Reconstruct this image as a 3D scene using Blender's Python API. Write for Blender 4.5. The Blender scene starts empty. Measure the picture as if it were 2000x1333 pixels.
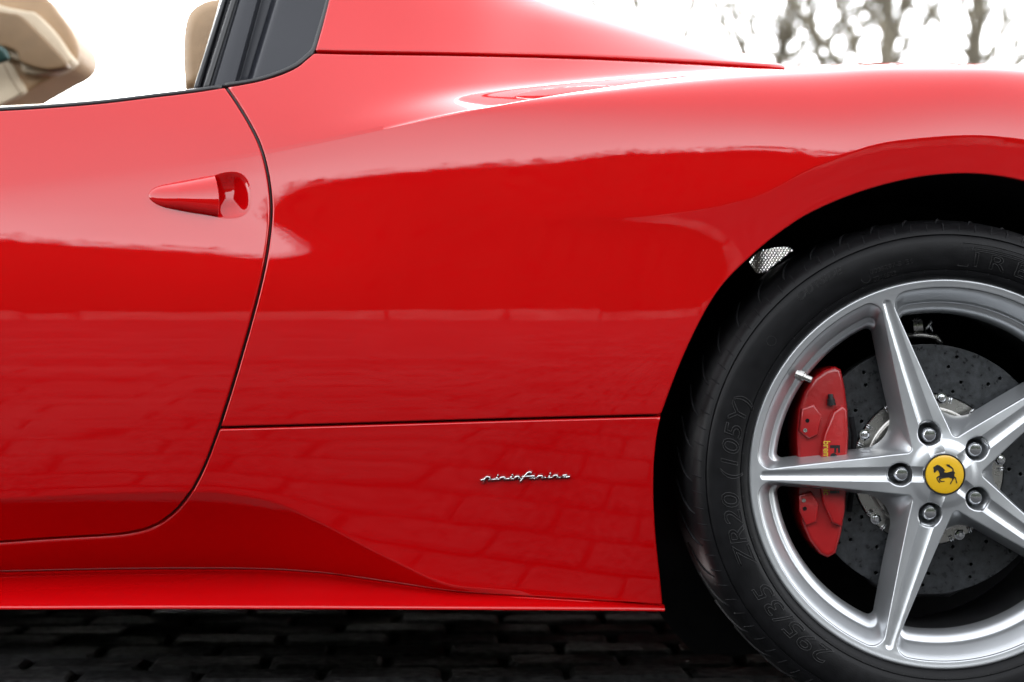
import bpy, bmesh, math, random
import numpy as np
from mathutils import Vector, Matrix, noise as mnoise
from mathutils.geometry import tessellate_polygon

random.seed(7)
SC = bpy.context.scene
COL = SC.collection
R = math.radians

# ------------------------------------------------------------------ camera
D, H, FPX = 2.159, 0.541, 3055.6          # distance to the wheel face plane, eye height, focal length in photo pixels
CXP, CYP = 1000.0, 666.5
cam_d = bpy.data.cameras.new('camera')
cam = bpy.data.objects.new('camera', cam_d)
COL.objects.link(cam)
cam.location = (0, -D, H)
cam.rotation_euler = (R(90), 0, 0)
cam_d.sensor_width = 36.0
cam_d.lens = FPX / 2000.0 * 36.0
cam_d.clip_start = 0.05
cam_d.clip_end = 500
cam_d.dof.use_dof = True
cam_d.dof.focus_distance = 2.16
cam_d.dof.aperture_fstop = 3.2
SC.camera = cam

# ------------------------------------------------------------------ sky, sun, exposure (overcast)
SUN_EL, SUN_AZ = 26.0, 345.0
world = bpy.data.worlds.new('World')
SC.world = world
world.use_nodes = True
wn = world.node_tree
for n in list(wn.nodes):
    wn.nodes.remove(n)
sky = wn.nodes.new('ShaderNodeTexSky')
sky.sky_type = 'NISHITA'
sky.sun_disc = False
sky.sun_elevation = R(SUN_EL)
sky.sun_rotation = R(SUN_AZ)
sky.air_density = 1.0
sky.dust_density = 0.5
sky.ozone_density = 1.0
hs = wn.nodes.new('ShaderNodeHueSaturation')
hs.inputs['Saturation'].default_value = 0.13
bg = wn.nodes.new('ShaderNodeBackground')
bg.inputs['Strength'].default_value = 0.15
wo = wn.nodes.new('ShaderNodeOutputWorld')
wn.links.new(sky.outputs[0], hs.inputs['Color'])
cloud = wn.nodes.new('ShaderNodeMix')          # even cloud deck over the clear-sky gradient
cloud.data_type = 'RGBA'
cloud.inputs[0].default_value = 0.02
cloud.inputs[7].default_value = (2.0, 2.05, 2.12, 1.0)
wn.links.new(hs.outputs[0], cloud.inputs[6])
wn.links.new(cloud.outputs[2], bg.inputs[0])
wn.links.new(bg.outputs[0], wo.inputs[0])
sun_d = bpy.data.lights.new('sun', 'SUN')
sun_d.energy = 0.5
sun_d.angle = R(50)
sun_d.color = (1.0, 0.97, 0.93)
sun = bpy.data.objects.new('sun', sun_d)
COL.objects.link(sun)
az = R(SUN_AZ)
sdir = Vector((math.sin(az) * math.cos(R(SUN_EL)), math.cos(az) * math.cos(R(SUN_EL)), math.sin(R(SUN_EL))))
sun.rotation_euler = (-sdir).to_track_quat('-Z', 'Y').to_euler()
sun.location = sdir * 20
SC.view_settings.view_transform = 'Standard'
SC.view_settings.look = 'None'
SC.view_settings.exposure = 3.1
SC.view_settings.gamma = 1.0
SC.view_settings.use_curve_mapping = False
SC.render.engine = 'CYCLES'
SC.cycles.use_denoising = True
SC.cycles.max_bounces = 8
SC.cycles.transparent_max_bounces = 8
SC.cycles.caustics_reflective = False
SC.cycles.caustics_refractive = False
SC.cycles.sample_clamp_indirect = 6.0


# ------------------------------------------------------------------ materials
def mat(name, color, rough=0.5, metal=0.0, coat=0.0, coat_rough=0.02, var=0.06, scale=40.0,
        bump=0.0, bscale=300.0, spec=0.5, rvar=0.0, coat_bump=False, aniso=0.0):
    m = bpy.data.materials.new(name)
    m.use_nodes = True
    nt = m.node_tree
    p = nt.nodes['Principled BSDF']
    p.inputs['Roughness'].default_value = rough
    p.inputs['Metallic'].default_value = metal
    p.inputs['Coat Weight'].default_value = coat
    p.inputs['Coat Roughness'].default_value = coat_rough
    p.inputs['Specular IOR Level'].default_value = spec
    tc = nt.nodes.new('ShaderNodeTexCoord')
    nz = nt.nodes.new('ShaderNodeTexNoise')
    nz.inputs['Scale'].default_value = scale
    nz.inputs['Detail'].default_value = 5.0
    nt.links.new(tc.outputs['Object'], nz.inputs['Vector'])
    rp = nt.nodes.new('ShaderNodeValToRGB')
    lo = [max(0.0, c * (1 - var)) for c in color]
    hi = [min(1.0, c * (1 + var)) for c in color]
    rp.color_ramp.elements[0].position = 0.3
    rp.color_ramp.elements[1].position = 0.7
    rp.color_ramp.elements[0].color = (*lo, 1)
    rp.color_ramp.elements[1].color = (*hi, 1)
    nt.links.new(nz.outputs['Fac'], rp.inputs[0])
    nt.links.new(rp.outputs[0], p.inputs['Base Color'])
    if rvar:
        mr = nt.nodes.new('ShaderNodeMapRange')
        mr.inputs['To Min'].default_value = max(0.0, rough - rvar)
        mr.inputs['To Max'].default_value = min(1.0, rough + rvar)
        nt.links.new(nz.outputs['Fac'], mr.inputs['Value'])
        nt.links.new(mr.outputs[0], p.inputs['Roughness'])
    if bump:
        nb = nt.nodes.new('ShaderNodeTexNoise')
        nb.inputs['Scale'].default_value = bscale
        nb.inputs['Detail'].default_value = 3.0
        nt.links.new(tc.outputs['Object'], nb.inputs['Vector'])
        b = nt.nodes.new('ShaderNodeBump')
        b.inputs['Strength'].default_value = 1.0
        b.inputs['Distance'].default_value = bump
        nt.links.new(nb.outputs['Fac'], b.inputs['Height'])
        nt.links.new(b.outputs[0], p.inputs['Coat Normal' if coat_bump else 'Normal'])
    return m


M = {}
M['paint'] = mat('red_paint', (0.42, 0.0010, 0.0022), 0.5, 0.0, 1.0, 0.012, 0.02, 6, bump=0.000012, bscale=260, spec=0.0, coat_bump=True)
pnt = M['paint'].node_tree
pnt.nodes['Principled BSDF'].inputs['Coat IOR'].default_value = 1.56
_peel = [n_ for n_ in pnt.nodes if n_.type == 'BUMP'][0]
_tc = [n_ for n_ in pnt.nodes if n_.type == 'TEX_COORD'][0]
_wv = pnt.nodes.new('ShaderNodeTexNoise')
_wv.inputs['Scale'].default_value = 14.0
_wv.inputs['Detail'].default_value = 1.5
_wb = pnt.nodes.new('ShaderNodeBump')
_wb.inputs['Strength'].default_value = 1.0
_wb.inputs['Distance'].default_value = 0.00011
pnt.links.new(_tc.outputs['Object'], _wv.inputs['Vector'])
pnt.links.new(_wv.outputs['Fac'], _wb.inputs['Height'])
pnt.links.new(_wb.outputs[0], _peel.inputs['Normal'])
_dn = pnt.nodes.new('ShaderNodeTexNoise')          # thin dust film: uneven gloss
_dn.inputs['Scale'].default_value = 55.0
_dn.inputs['Detail'].default_value = 8.0
_dr = pnt.nodes.new('ShaderNodeMapRange')
_dr.inputs['From Min'].default_value = 0.45
_dr.inputs['From Max'].default_value = 0.8
_dr.inputs['To Min'].default_value = 0.008
_dr.inputs['To Max'].default_value = 0.05
pnt.links.new(_tc.outputs['Object'], _dn.inputs['Vector'])
pnt.links.new(_dn.outputs['Fac'], _dr.inputs['Value'])
pnt.links.new(_dr.outputs[0], pnt.nodes['Principled BSDF'].inputs['Coat Roughness'])
M['black'] = mat('black_plastic', (0.012, 0.012, 0.014), 0.55, bump=0.0003, bscale=400, rvar=0.1)
M['dark_void'] = mat('dark_liner', (0.006, 0.006, 0.007), 0.85, var=0.3, spec=0.2)
M['trim'] = mat('satin_black_trim', (0.012, 0.013, 0.017), 0.36, 0.0, 0.0, 0.12, 0.05, 20, spec=0.32)
M['rubber'] = mat('rubber_seal', (0.008, 0.008, 0.009), 0.42, var=0.2, scale=80)
M['tyre'] = mat('tyre_rubber', (0.0050, 0.0050, 0.0056), 0.42, var=0.25, scale=60, bump=0.0002, bscale=700, rvar=0.07, spec=0.15)
M['letter'] = mat('raised_rubber', (0.006, 0.006, 0.0066), 0.30, var=0.15, scale=60, spec=0.4)
M['silver'] = mat('silver_wheel_paint', (0.50, 0.515, 0.53), 0.36, 0.80, 0.25, 0.15, 0.02, 30, rvar=0.03)
M['barrel'] = mat('barrel_metal', (0.12, 0.12, 0.125), 0.36, 0.85, var=0.25, scale=25, rvar=0.1)
M['bolt'] = mat('bolt_steel', (0.62, 0.63, 0.65), 0.18, 1.0, var=0.05)
M['yellow'] = mat('yellow_enamel', (0.62, 0.365, 0.005), 0.35, 0.0, 0.8, 0.05, 0.03, 20)
M['ink'] = mat('black_enamel', (0.012, 0.012, 0.014), 0.3)
M['caliper'] = mat('red_caliper_paint', (0.34, 0.0014, 0.003), 0.4, 0.0, 0.6, 0.06, 0.06, 60, bump=0.0004, bscale=120)
M['print_yellow'] = mat('yellow_print', (0.50, 0.33, 0.02), 0.5)
M['disc'] = mat('carbon_ceramic', (0.040, 0.043, 0.047), 0.30, 0.25, var=0.45, scale=130, bump=0.0003, bscale=500, rvar=0.1)
M['disc_dark'] = mat('carbon_ceramic_dark', (0.045, 0.050, 0.058), 0.40, 0.15, var=0.3, scale=130, rvar=0.1)
M['hat'] = mat('machined_alloy', (0.48, 0.47, 0.45), 0.28, 0.95, var=0.06, scale=60, rvar=0.06)
M['chrome'] = mat('badge_chrome', (0.62, 0.63, 0.64), 0.22, 1.0, var=0.03)
M['tan'] = mat('tan_leather', (0.30, 0.195, 0.105), 0.55, var=0.07, scale=30, bump=0.0006, bscale=350)
M['tan_dark'] = mat('tan_leather_visor', (0.15, 0.090, 0.040), 0.6, var=0.07, scale=30, bump=0.0006, bscale=350)
M['beige'] = mat('beige_leather', (0.46, 0.38, 0.27), 0.55, var=0.06, scale=30, bump=0.0005, bscale=350)
M['glass'] = mat('mirror_glass', (0.02, 0.045, 0.04), 0.15, 0.3)
M['mesh'] = mat('wire_mesh', (0.05, 0.05, 0.05), 0.5, 0.3)
M['bark'] = mat('bark', (0.14, 0.122, 0.088), 0.9, var=0.4, scale=12)
M['leaf'] = mat('hedge_leaf', (0.010, 0.013, 0.007), 0.9, var=0.5, scale=9, spec=0.04)
M['joint'] = mat('joint_soil', (0.003, 0.003, 0.003), 0.95, var=0.4, scale=60)


def paver_material():
    m = bpy.data.materials.new('concrete_paver')
    m.use_nodes = True
    nt = m.node_tree
    p = nt.nodes['Principled BSDF']
    p.inputs['Roughness'].default_value = 0.8
    p.inputs['Specular IOR Level'].default_value = 0.14
    geo = nt.nodes.new('ShaderNodeNewGeometry')
    oi = nt.nodes.new('ShaderNodeTexNoise')
    oi.inputs['Scale'].default_value = 3.0
    oi.inputs['Detail'].default_value = 8.0
    n2 = nt.nodes.new('ShaderNodeTexNoise')
    n2.inputs['Scale'].default_value = 55.0
    n2.inputs['Detail'].default_value = 6.0
    nt.links.new(geo.outputs['Position'], oi.inputs['Vector'])
    nt.links.new(geo.outputs['Position'], n2.inputs['Vector'])
    mx = nt.nodes.new('ShaderNodeMix')
    mx.data_type = 'FLOAT'
    mx.inputs[0].default_value = 0.5
    nt.links.new(oi.outputs['Fac'], mx.inputs[2])
    nt.links.new(n2.outputs['Fac'], mx.inputs[3])
    rp = nt.nodes.new('ShaderNodeValToRGB')
    rp.color_ramp.elements[0].position = 0.38
    rp.color_ramp.elements[1].position = 0.62
    rp.color_ramp.elements[0].color = (0.010, 0.010, 0.0102, 1)
    rp.color_ramp.elements[1].color = (0.066, 0.066, 0.0665, 1)
    nt.links.new(mx.outputs[0], rp.inputs[0])
    nt.links.new(rp.outputs[0], p.inputs['Base Color'])
    b = nt.nodes.new('ShaderNodeBump')
    b.inputs['Distance'].default_value = 0.003
    nt.links.new(n2.outputs['Fac'], b.inputs['Height'])
    nt.links.new(b.outputs[0], p.inputs['Normal'])
    return m


M['paver'] = paver_material()


# ------------------------------------------------------------------ helpers
def link(o, parent=None):
    COL.objects.link(o)
    if parent is not None:
        o.parent = parent
    return o


def tag(o, label=None, cat=None, group=None, kind=None):
    if label: o['label'] = label
    if cat: o['category'] = cat
    if group: o['group'] = group
    if kind: o['kind'] = kind
    return o


def mesh_obj(name, verts, faces, material, parent=None, normals=None, smooth=True, loop_normals=None):
    me = bpy.data.meshes.new(name)
    me.from_pydata([tuple(map(float, v)) for v in verts], [], [tuple(map(int, f)) for f in faces])
    me.materials.append(material)
    me.update()
    if smooth:
        me.polygons.foreach_set('use_smooth', [True] * len(me.polygons))
    if normals is not None:
        me.normals_split_custom_set_from_vertices([tuple(map(float, n)) for n in normals])
    o = bpy.data.objects.new(name, me)
    return link(o, parent)


def bm_obj(name, bm, material, parent=None, smooth=True, angle=None):
    me = bpy.data.meshes.new(name)
    bm.normal_update()
    bm.to_mesh(me)
    bm.free()
    me.materials.append(material)
    if smooth:
        me.polygons.foreach_set('use_smooth', [True] * len(me.polygons))
        if angle:
            me.set_sharp_from_angle(angle=R(angle))
    o = bpy.data.objects.new(name, me)
    return link(o, parent)


def W(px, py, Y):
    s = D + Y
    return np.array([(px - CXP) / FPX * s, Y, H + (CYP - py) / FPX * s])


def proj(P):
    s = P[..., 1] + D
    return CXP + FPX * P[..., 0] / s, CYP - FPX * (P[..., 2] - H) / s


def pchip(x, y, xi):
    x = np.asarray(x, float); y = np.asarray(y, float); xi = np.asarray(xi, float)
    h = np.diff(x); dl = np.diff(y) / h
    n = len(x); d = np.zeros(n)
    for i in range(1, n - 1):
        if dl[i - 1] * dl[i] > 0:
            w1, w2 = 2 * h[i] + h[i - 1], h[i] + 2 * h[i - 1]
            d[i] = (w1 + w2) / (w1 / dl[i - 1] + w2 / dl[i])
    d[0], d[-1] = dl[0], dl[-1]
    k = np.clip(np.searchsorted(x, xi) - 1, 0, n - 2)
    t = (xi - x[k]) / h[k]
    t = np.clip(t, 0, 1)
    return ((1 + 2 * t) * (1 - t) ** 2 * y[k] + t * (1 - t) ** 2 * h[k] * d[k]
            + t * t * (3 - 2 * t) * y[k + 1] + t * t * (t - 1) * h[k] * d[k + 1])


def smooth_line(pts, step=6.0):
    """Catmull-Rom through the points, resampled."""
    pts = [np.array(p, float) for p in pts]
    P = [2 * pts[0] - pts[1]] + pts + [2 * pts[-1] - pts[-2]]
    out = []
    for i in range(1, len(P) - 2):
        p0, p1, p2, p3 = P[i - 1:i + 3]
        n = max(1, int(np.linalg.norm(p2 - p1) / step))
        for k in range(n):
            t = k / n
            out.append(0.5 * (2 * p1 + (p2 - p0) * t + (2 * p0 - 5 * p1 + 4 * p2 - p3) * t * t + (3 * p1 - p0 - 3 * p2 + p3) * t ** 3))
    out.append(pts[-1])
    return out


def sdf_poly(X, Z, poly):
    """signed distance (positive inside) of many points to a closed polygon"""
    poly = np.asarray(poly, float)
    shp = X.shape
    x, z = X.ravel(), Z.ravel()
    best = np.full(x.shape, 1e18)
    ins = np.zeros(x.shape, bool)
    n = len(poly)
    for i in range(n):
        ax, ay = poly[i]; bx, by = poly[(i + 1) % n]
        ex, ey = bx - ax, by - ay
        L = ex * ex + ey * ey
        if L < 1e-18: continue
        t = np.clip(((x - ax) * ex + (z - ay) * ey) / L, 0, 1)
        best = np.minimum(best, (x - ax - t * ex) ** 2 + (z - ay - t * ey) ** 2)
        c = (ay > z) != (by > z)
        if ey != 0:
            ins ^= c & (x < (z - ay) * ex / ey + ax)
    d = np.sqrt(best)
    return np.where(ins, d, -d).reshape(shp)


def grid_normals(P):
    du = np.empty_like(P); dv = np.empty_like(P)
    du[1:-1] = P[2:] - P[:-2]; du[0] = P[1] - P[0]; du[-1] = P[-1] - P[-2]
    dv[:, 1:-1] = P[:, 2:] - P[:, :-2]; dv[:, 0] = P[:, 1] - P[:, 0]; dv[:, -1] = P[:, -1] - P[:, -2]
    n = np.cross(du, dv)
    L = np.linalg.norm(n, axis=-1, keepdims=True)
    return n / np.maximum(L, 1e-15), du, dv


def clip_grid(P, N, d, roll=0.002, flange=0.012, levels=None):
    """Cut a panel out of a point grid where d > 0, with a rolled edge of radius `roll` and a returned flange."""
    nu, nv, _ = P.shape
    du = np.empty_like(d); dv = np.empty_like(d)
    du[1:-1] = d[2:] - d[:-2]; du[0] = d[1] - d[0]; du[-1] = d[-1] - d[-2]
    dv[:, 1:-1] = d[:, 2:] - d[:, :-2]; dv[:, 0] = d[:, 1] - d[:, 0]; dv[:, -1] = d[:, -1] - d[:, -2]
    _, Tu, Tv = grid_normals(P)
    a = (Tu * Tu).sum(-1); b = (Tu * Tv).sum(-1); c = (Tv * Tv).sum(-1)
    det = np.maximum(a * c - b * b, 1e-18)
    gu = (c * du - b * dv) / det; gv = (a * dv - b * du) / det
    E = -(gu[..., None] * Tu + gv[..., None] * Tv)
    E /= np.maximum(np.linalg.norm(E, axis=-1, keepdims=True), 1e-12)
    if levels is None:
        levels = [0.0, roll * 0.12, roll * 0.4, roll, 1e9] if roll > 0 else [0.0, 1e9]
    verts, norms, dist, faces, index = [], [], [], [], {}
    edir = []
    top = levels[-2]

    def vid(key, p, n, e, dd):
        k = index.get(key)
        if k is None:
            k = len(verts); index[key] = k
            verts.append(p); norms.append(n); edir.append(e); dist.append(dd)
        return k

    dmin = np.minimum(np.minimum(d[:-1, :-1], d[1:, :-1]), np.minimum(d[:-1, 1:], d[1:, 1:]))
    dmax = np.maximum(np.maximum(d[:-1, :-1], d[1:, :-1]), np.maximum(d[:-1, 1:], d[1:, 1:]))
    full = np.argwhere(dmin > top)
    part = np.argwhere((dmax > 0) & (dmin <= top))
    used = np.zeros((nu, nv), bool)
    for s, t in ((0, 0), (1, 0), (1, 1), (0, 1)):
        used[full[:, 0] + s, full[:, 1] + t] = True
    ids = -np.ones((nu, nv), int)
    w = np.argwhere(used)
    ids[w[:, 0], w[:, 1]] = np.arange(len(w))
    verts = [P[i, j] for i, j in w]; norms = [N[i, j] for i, j in w]; edir = [E[i, j] for i, j in w]; dist = [d[i, j] for i, j in w]
    for i, j in w: index[(i, j)] = ids[i, j]
    faces = np.stack([ids[full[:, 0], full[:, 1]], ids[full[:, 0] + 1, full[:, 1]],
                      ids[full[:, 0] + 1, full[:, 1] + 1], ids[full[:, 0], full[:, 1] + 1]], 1).tolist()
    rim = []
    for i, j in part:
        cs = [(i, j), (i + 1, j), (i + 1, j + 1), (i, j + 1)]
        for li in range(len(levels) - 1):
            lo, hi = levels[li], levels[li + 1]
            dd = [d[q] for q in cs]
            if max(dd) <= lo or min(dd) >= hi: continue
            poly = []
            for q in range(4):
                A, B = cs[q], cs[(q + 1) % 4]
                dA, dB = d[A], d[B]
                if lo <= dA <= hi:
                    poly.append((vid((A[0], A[1]), P[A], N[A], E[A], dA), False))
                cr = [L for L in (lo, hi) if (dA - L) * (dB - L) < 0]
                cr.sort(key=lambda L: abs(L - dA))
                for L in cr:
                    t = (L - dA) / (dB - dA)
                    key = (min(A, B), max(A, B), L)
                    poly.append((vid(key, P[A] * (1 - t) + P[B] * t, N[A] * (1 - t) + N[B] * t, E[A] * (1 - t) + E[B] * t, L), L == 0.0))
            if len(poly) >= 3:
                faces.append([q[0] for q in poly])
                if lo == 0.0:
                    for q in range(len(poly)):
                        if poly[q][1] and poly[(q + 1) % len(poly)][1]:
                            rim.append((poly[q][0], poly[(q + 1) % len(poly)][0]))
    V = np.array(verts); Nn = np.array(norms); Ee = np.array(edir); dd = np.array(dist)
    Nn /= np.maximum(np.linalg.norm(Nn, axis=1, keepdims=True), 1e-12)
    Ee /= np.maximum(np.linalg.norm(Ee, axis=1, keepdims=True), 1e-12)
    N0 = Nn.copy()
    if roll > 0:
        s = np.clip((roll - dd) / roll, 0, 1)
        V = V - Nn * (roll * (1 - np.sqrt(np.maximum(0, 1 - s * s))))[:, None]
        sn = np.minimum(s, 0.985)
        Nn = Nn * np.sqrt(1 - sn * sn)[:, None] + Ee * sn[:, None]
    if flange > 0 and rim:
        base = {}
        V = list(V); Nn = list(Nn)
        def fl(k, inner):
            key = (k, inner)
            if key not in base:
                base[key] = len(V)
                V.append(V[k] - N0[k] * (flange if inner else 0.0)); Nn.append(Ee[k])
            return base[key]
        for a_, b_ in rim:
            faces.append([fl(b_, False), fl(a_, False), fl(a_, True), fl(b_, True)])
        V = np.array(V); Nn = np.array(Nn)
    return V, faces, Nn


def revolve(profile, n=128, a0=0.0, a1=2 * math.pi, center=(0, 0), flip=False):
    """profile: (radius, Y) points; axis along Y through center (X, Z)"""
    closed = abs(a1 - a0 - 2 * math.pi) < 1e-6
    m = n if closed else n + 1
    verts, faces = [], []
    for i in range(m):
        a = a0 + (a1 - a0) * i / n
        for r, y in profile:
            verts.append((center[0] + r * math.cos(a), y, center[1] + r * math.sin(a)))
    k = len(profile)
    for i in range(n):
        j = (i + 1) % m
        for q in range(k - 1):
            f = [i * k + q, j * k + q, j * k + q + 1, i * k + q + 1]
            faces.append(f[::-1] if flip else f)
    return verts, faces


def rev_obj(name, profile, material, parent, n=128, angle=35, **kw):
    v, f = revolve(profile, n, **kw)
    me = bpy.data.meshes.new(name)
    me.from_pydata(v, [], f)
    me.materials.append(material)
    bm = bmesh.new(); bm.from_mesh(me)
    bmesh.ops.remove_doubles(bm, verts=bm.verts, dist=1e-6)
    bmesh.ops.recalc_face_normals(bm, faces=bm.faces)
    bm.to_mesh(me); bm.free()
    me.polygons.foreach_set('use_smooth', [True] * len(me.polygons))
    me.set_sharp_from_angle(angle=R(angle))
    return link(bpy.data.objects.new(name, me), parent)


def tube(bm, pts, rad, seg=8, caps=True):
    pts = [Vector(p) for p in pts]
    rads = rad if isinstance(rad, (list, tuple)) else [rad] * len(pts)
    rings = []
    prev = None
    for i, p in enumerate(pts):
        t = (pts[min(i + 1, len(pts) - 1)] - pts[max(i - 1, 0)])
        if t.length < 1e-9: t = Vector((0, 0, 1))
        t.normalize()
        if prev is None:
            ref = Vector((0, 1, 0)) if abs(t.y) < 0.9 else Vector((1, 0, 0))
            a = t.cross(ref).normalized()
        else:
            a = (prev - t * prev.dot(t)).normalized()
        prev = a
        b = t.cross(a)
        rings.append([bm.verts.new(p + (a * math.cos(2 * math.pi * k / seg) + b * math.sin(2 * math.pi * k / seg)) * rads[i]) for k in range(seg)])
    for i in range(len(rings) - 1):
        for k in range(seg):
            bm.faces.new((rings[i][k], rings[i][(k + 1) % seg], rings[i + 1][(k + 1) % seg], rings[i + 1][k]))
    if caps:
        bm.faces.new(rings[0][::-1]); bm.faces.new(rings[-1])


def prism(bm, poly3, back):
    """poly3: outline points (3D), back: offset vector; closed solid"""
    a = [bm.verts.new(Vector(p)) for p in poly3]
    b = [bm.verts.new(Vector(p) + Vector(back)) for p in poly3]
    n = len(a)
    fa = bm.faces.new(a); fb = bm.faces.new(b[::-1])
    for i in range(n):
        bm.faces.new((a[i], b[i], b[(i + 1) % n], a[(i + 1) % n]))
    return fa, fb


# ================================================================== GROUND
GROUND_Z = 0.0
gv = [(-60, -60, -0.012), (60, -60, -0.012), (60, 60, -0.012), (-60, 60, -0.012)]
ground = mesh_obj('ground', gv, [(0, 1, 2, 3)], M['joint'], smooth=False)
tag(ground, 'dark soil bed between the pavers', kind='structure')

PL, PW, PJ = 0.20, 0.10, 0.011


def paver_geometry(seed):
    rnd = random.Random(seed)
    l, w = PL - PJ, PW - PJ
    c = 0.007
    def ring(ins, z):
        pts = []
        for sx, sy in ((-1, -1), (1, -1), (1, 1), (-1, 1)):
            cx = sx * (l / 2 - ins) + rnd.uniform(-.0025, .0025); cy = sy * (w / 2 - ins) + rnd.uniform(-.002, .002)
            k = 0.010
            if sx * sy > 0:
                pts += [(cx, cy - sy * k, z), (cx - sx * k, cy, z)]
            else:
                pts += [(cx - sx * k, cy, z), (cx, cy - sy * k, z)]
        return pts
    v = ring(0, -0.03) + ring(0, -0.006) + ring(c, 0.0)
    f = []
    for q in range(2):
        for i in range(8):
            f.append((q * 8 + i, q * 8 + (i + 1) % 8, q * 8 + 8 + (i + 1) % 8, q * 8 + 8 + i))
    f.append(tuple(range(16, 24)))
    return v, f


pav_meshes = []
for s in range(6):
    v, f = paver_geometry(s)
    me = bpy.data.meshes.new('paver')
    me.from_pydata(v, [], f)
    me.materials.append(M['paver'])
    pav_meshes.append(me)
PROT = R(1.5)
spots = []
ny0, ny1 = -150, 60
for j in range(ny0, ny1):
    y = j * PW
    for i in range(-75, 76):
        x = (i + 0.5 * (j % 2)) * PL
        X = x * math.cos(PROT) - y * math.sin(PROT); Yy = x * math.sin(PROT) + y * math.cos(PROT)
        if abs(X) > 14: continue
        spots.append((X, Yy))


def pav_score(x, y):
    dep = y + D
    if 0.15 < y < 1.3 and abs(x / dep * FPX) < 1150 and dep > 2.4:
        return -10 + y                     # under the car, seen directly
    return math.hypot(x + 0.1, (y + 1.3) * 1.2)   # in front of the door, seen in the paint


spots.sort(key=lambda s: pav_score(*s))
near, far = spots[:290], spots[290:]
rnd = random.Random(3)
for x, y in near:
    o = bpy.data.objects.new('paver', rnd.choice(pav_meshes))
    o.location = (x, y, rnd.uniform(-0.003, 0.002))
    o.rotation_euler = (rnd.uniform(-.008, .008), rnd.uniform(-.006, .006), PROT + rnd.uniform(-.01, .01) + (math.pi if rnd.random() < .5 else 0))
    link(o, ground)
allv, allf = [], []
base_geo = [paver_geometry(s) for s in range(6)]
fv = []
off = 0
for x, y in far:
    gvv, gf = base_geo[rnd.randrange(6)]
    A = np.array(gvv[8:])
    a = PROT + rnd.uniform(-.01, .01)
    ca, sa = math.cos(a), math.sin(a)
    tx, ty, z = rnd.uniform(-.008, .008), rnd.uniform(-.006, .006), rnd.uniform(-.003, .002)
    B = np.stack([x + A[:, 0] * ca - A[:, 1] * sa, y + A[:, 0] * sa + A[:, 1] * ca, A[:, 2] + z + A[:, 1] * tx - A[:, 0] * ty], 1)
    fv.append(B)
    for i in range(8):
        allf.append((off + i, off + (i + 1) % 8, off + 8 + (i + 1) % 8, off + 8 + i))
    allf.append(tuple(range(off + 8, off + 16)))
    off += 16
pm = bpy.data.meshes.new('paver_field')
pm.from_pydata(np.concatenate(fv).tolist(), [], allf)
pm.materials.append(M['paver'])
tag(link(bpy.data.objects.new('paver_field', pm), ground), kind='stuff')

# ================================================================== CAR BODY SURFACE
car = bpy.data.objects.new('sports_car', None)
COL.objects.link(car)
tag(car, 'glossy red open-top sports car parked on grey block paving', 'car')

S = np.array([-200, 0, 250, 400, 470, 530, 620, 750, 900, 1050, 1200, 1350, 1470, 1600, 1750, 1900, 2050, 2300], float)


def row(vals):
    return np.array(vals, float)


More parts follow.
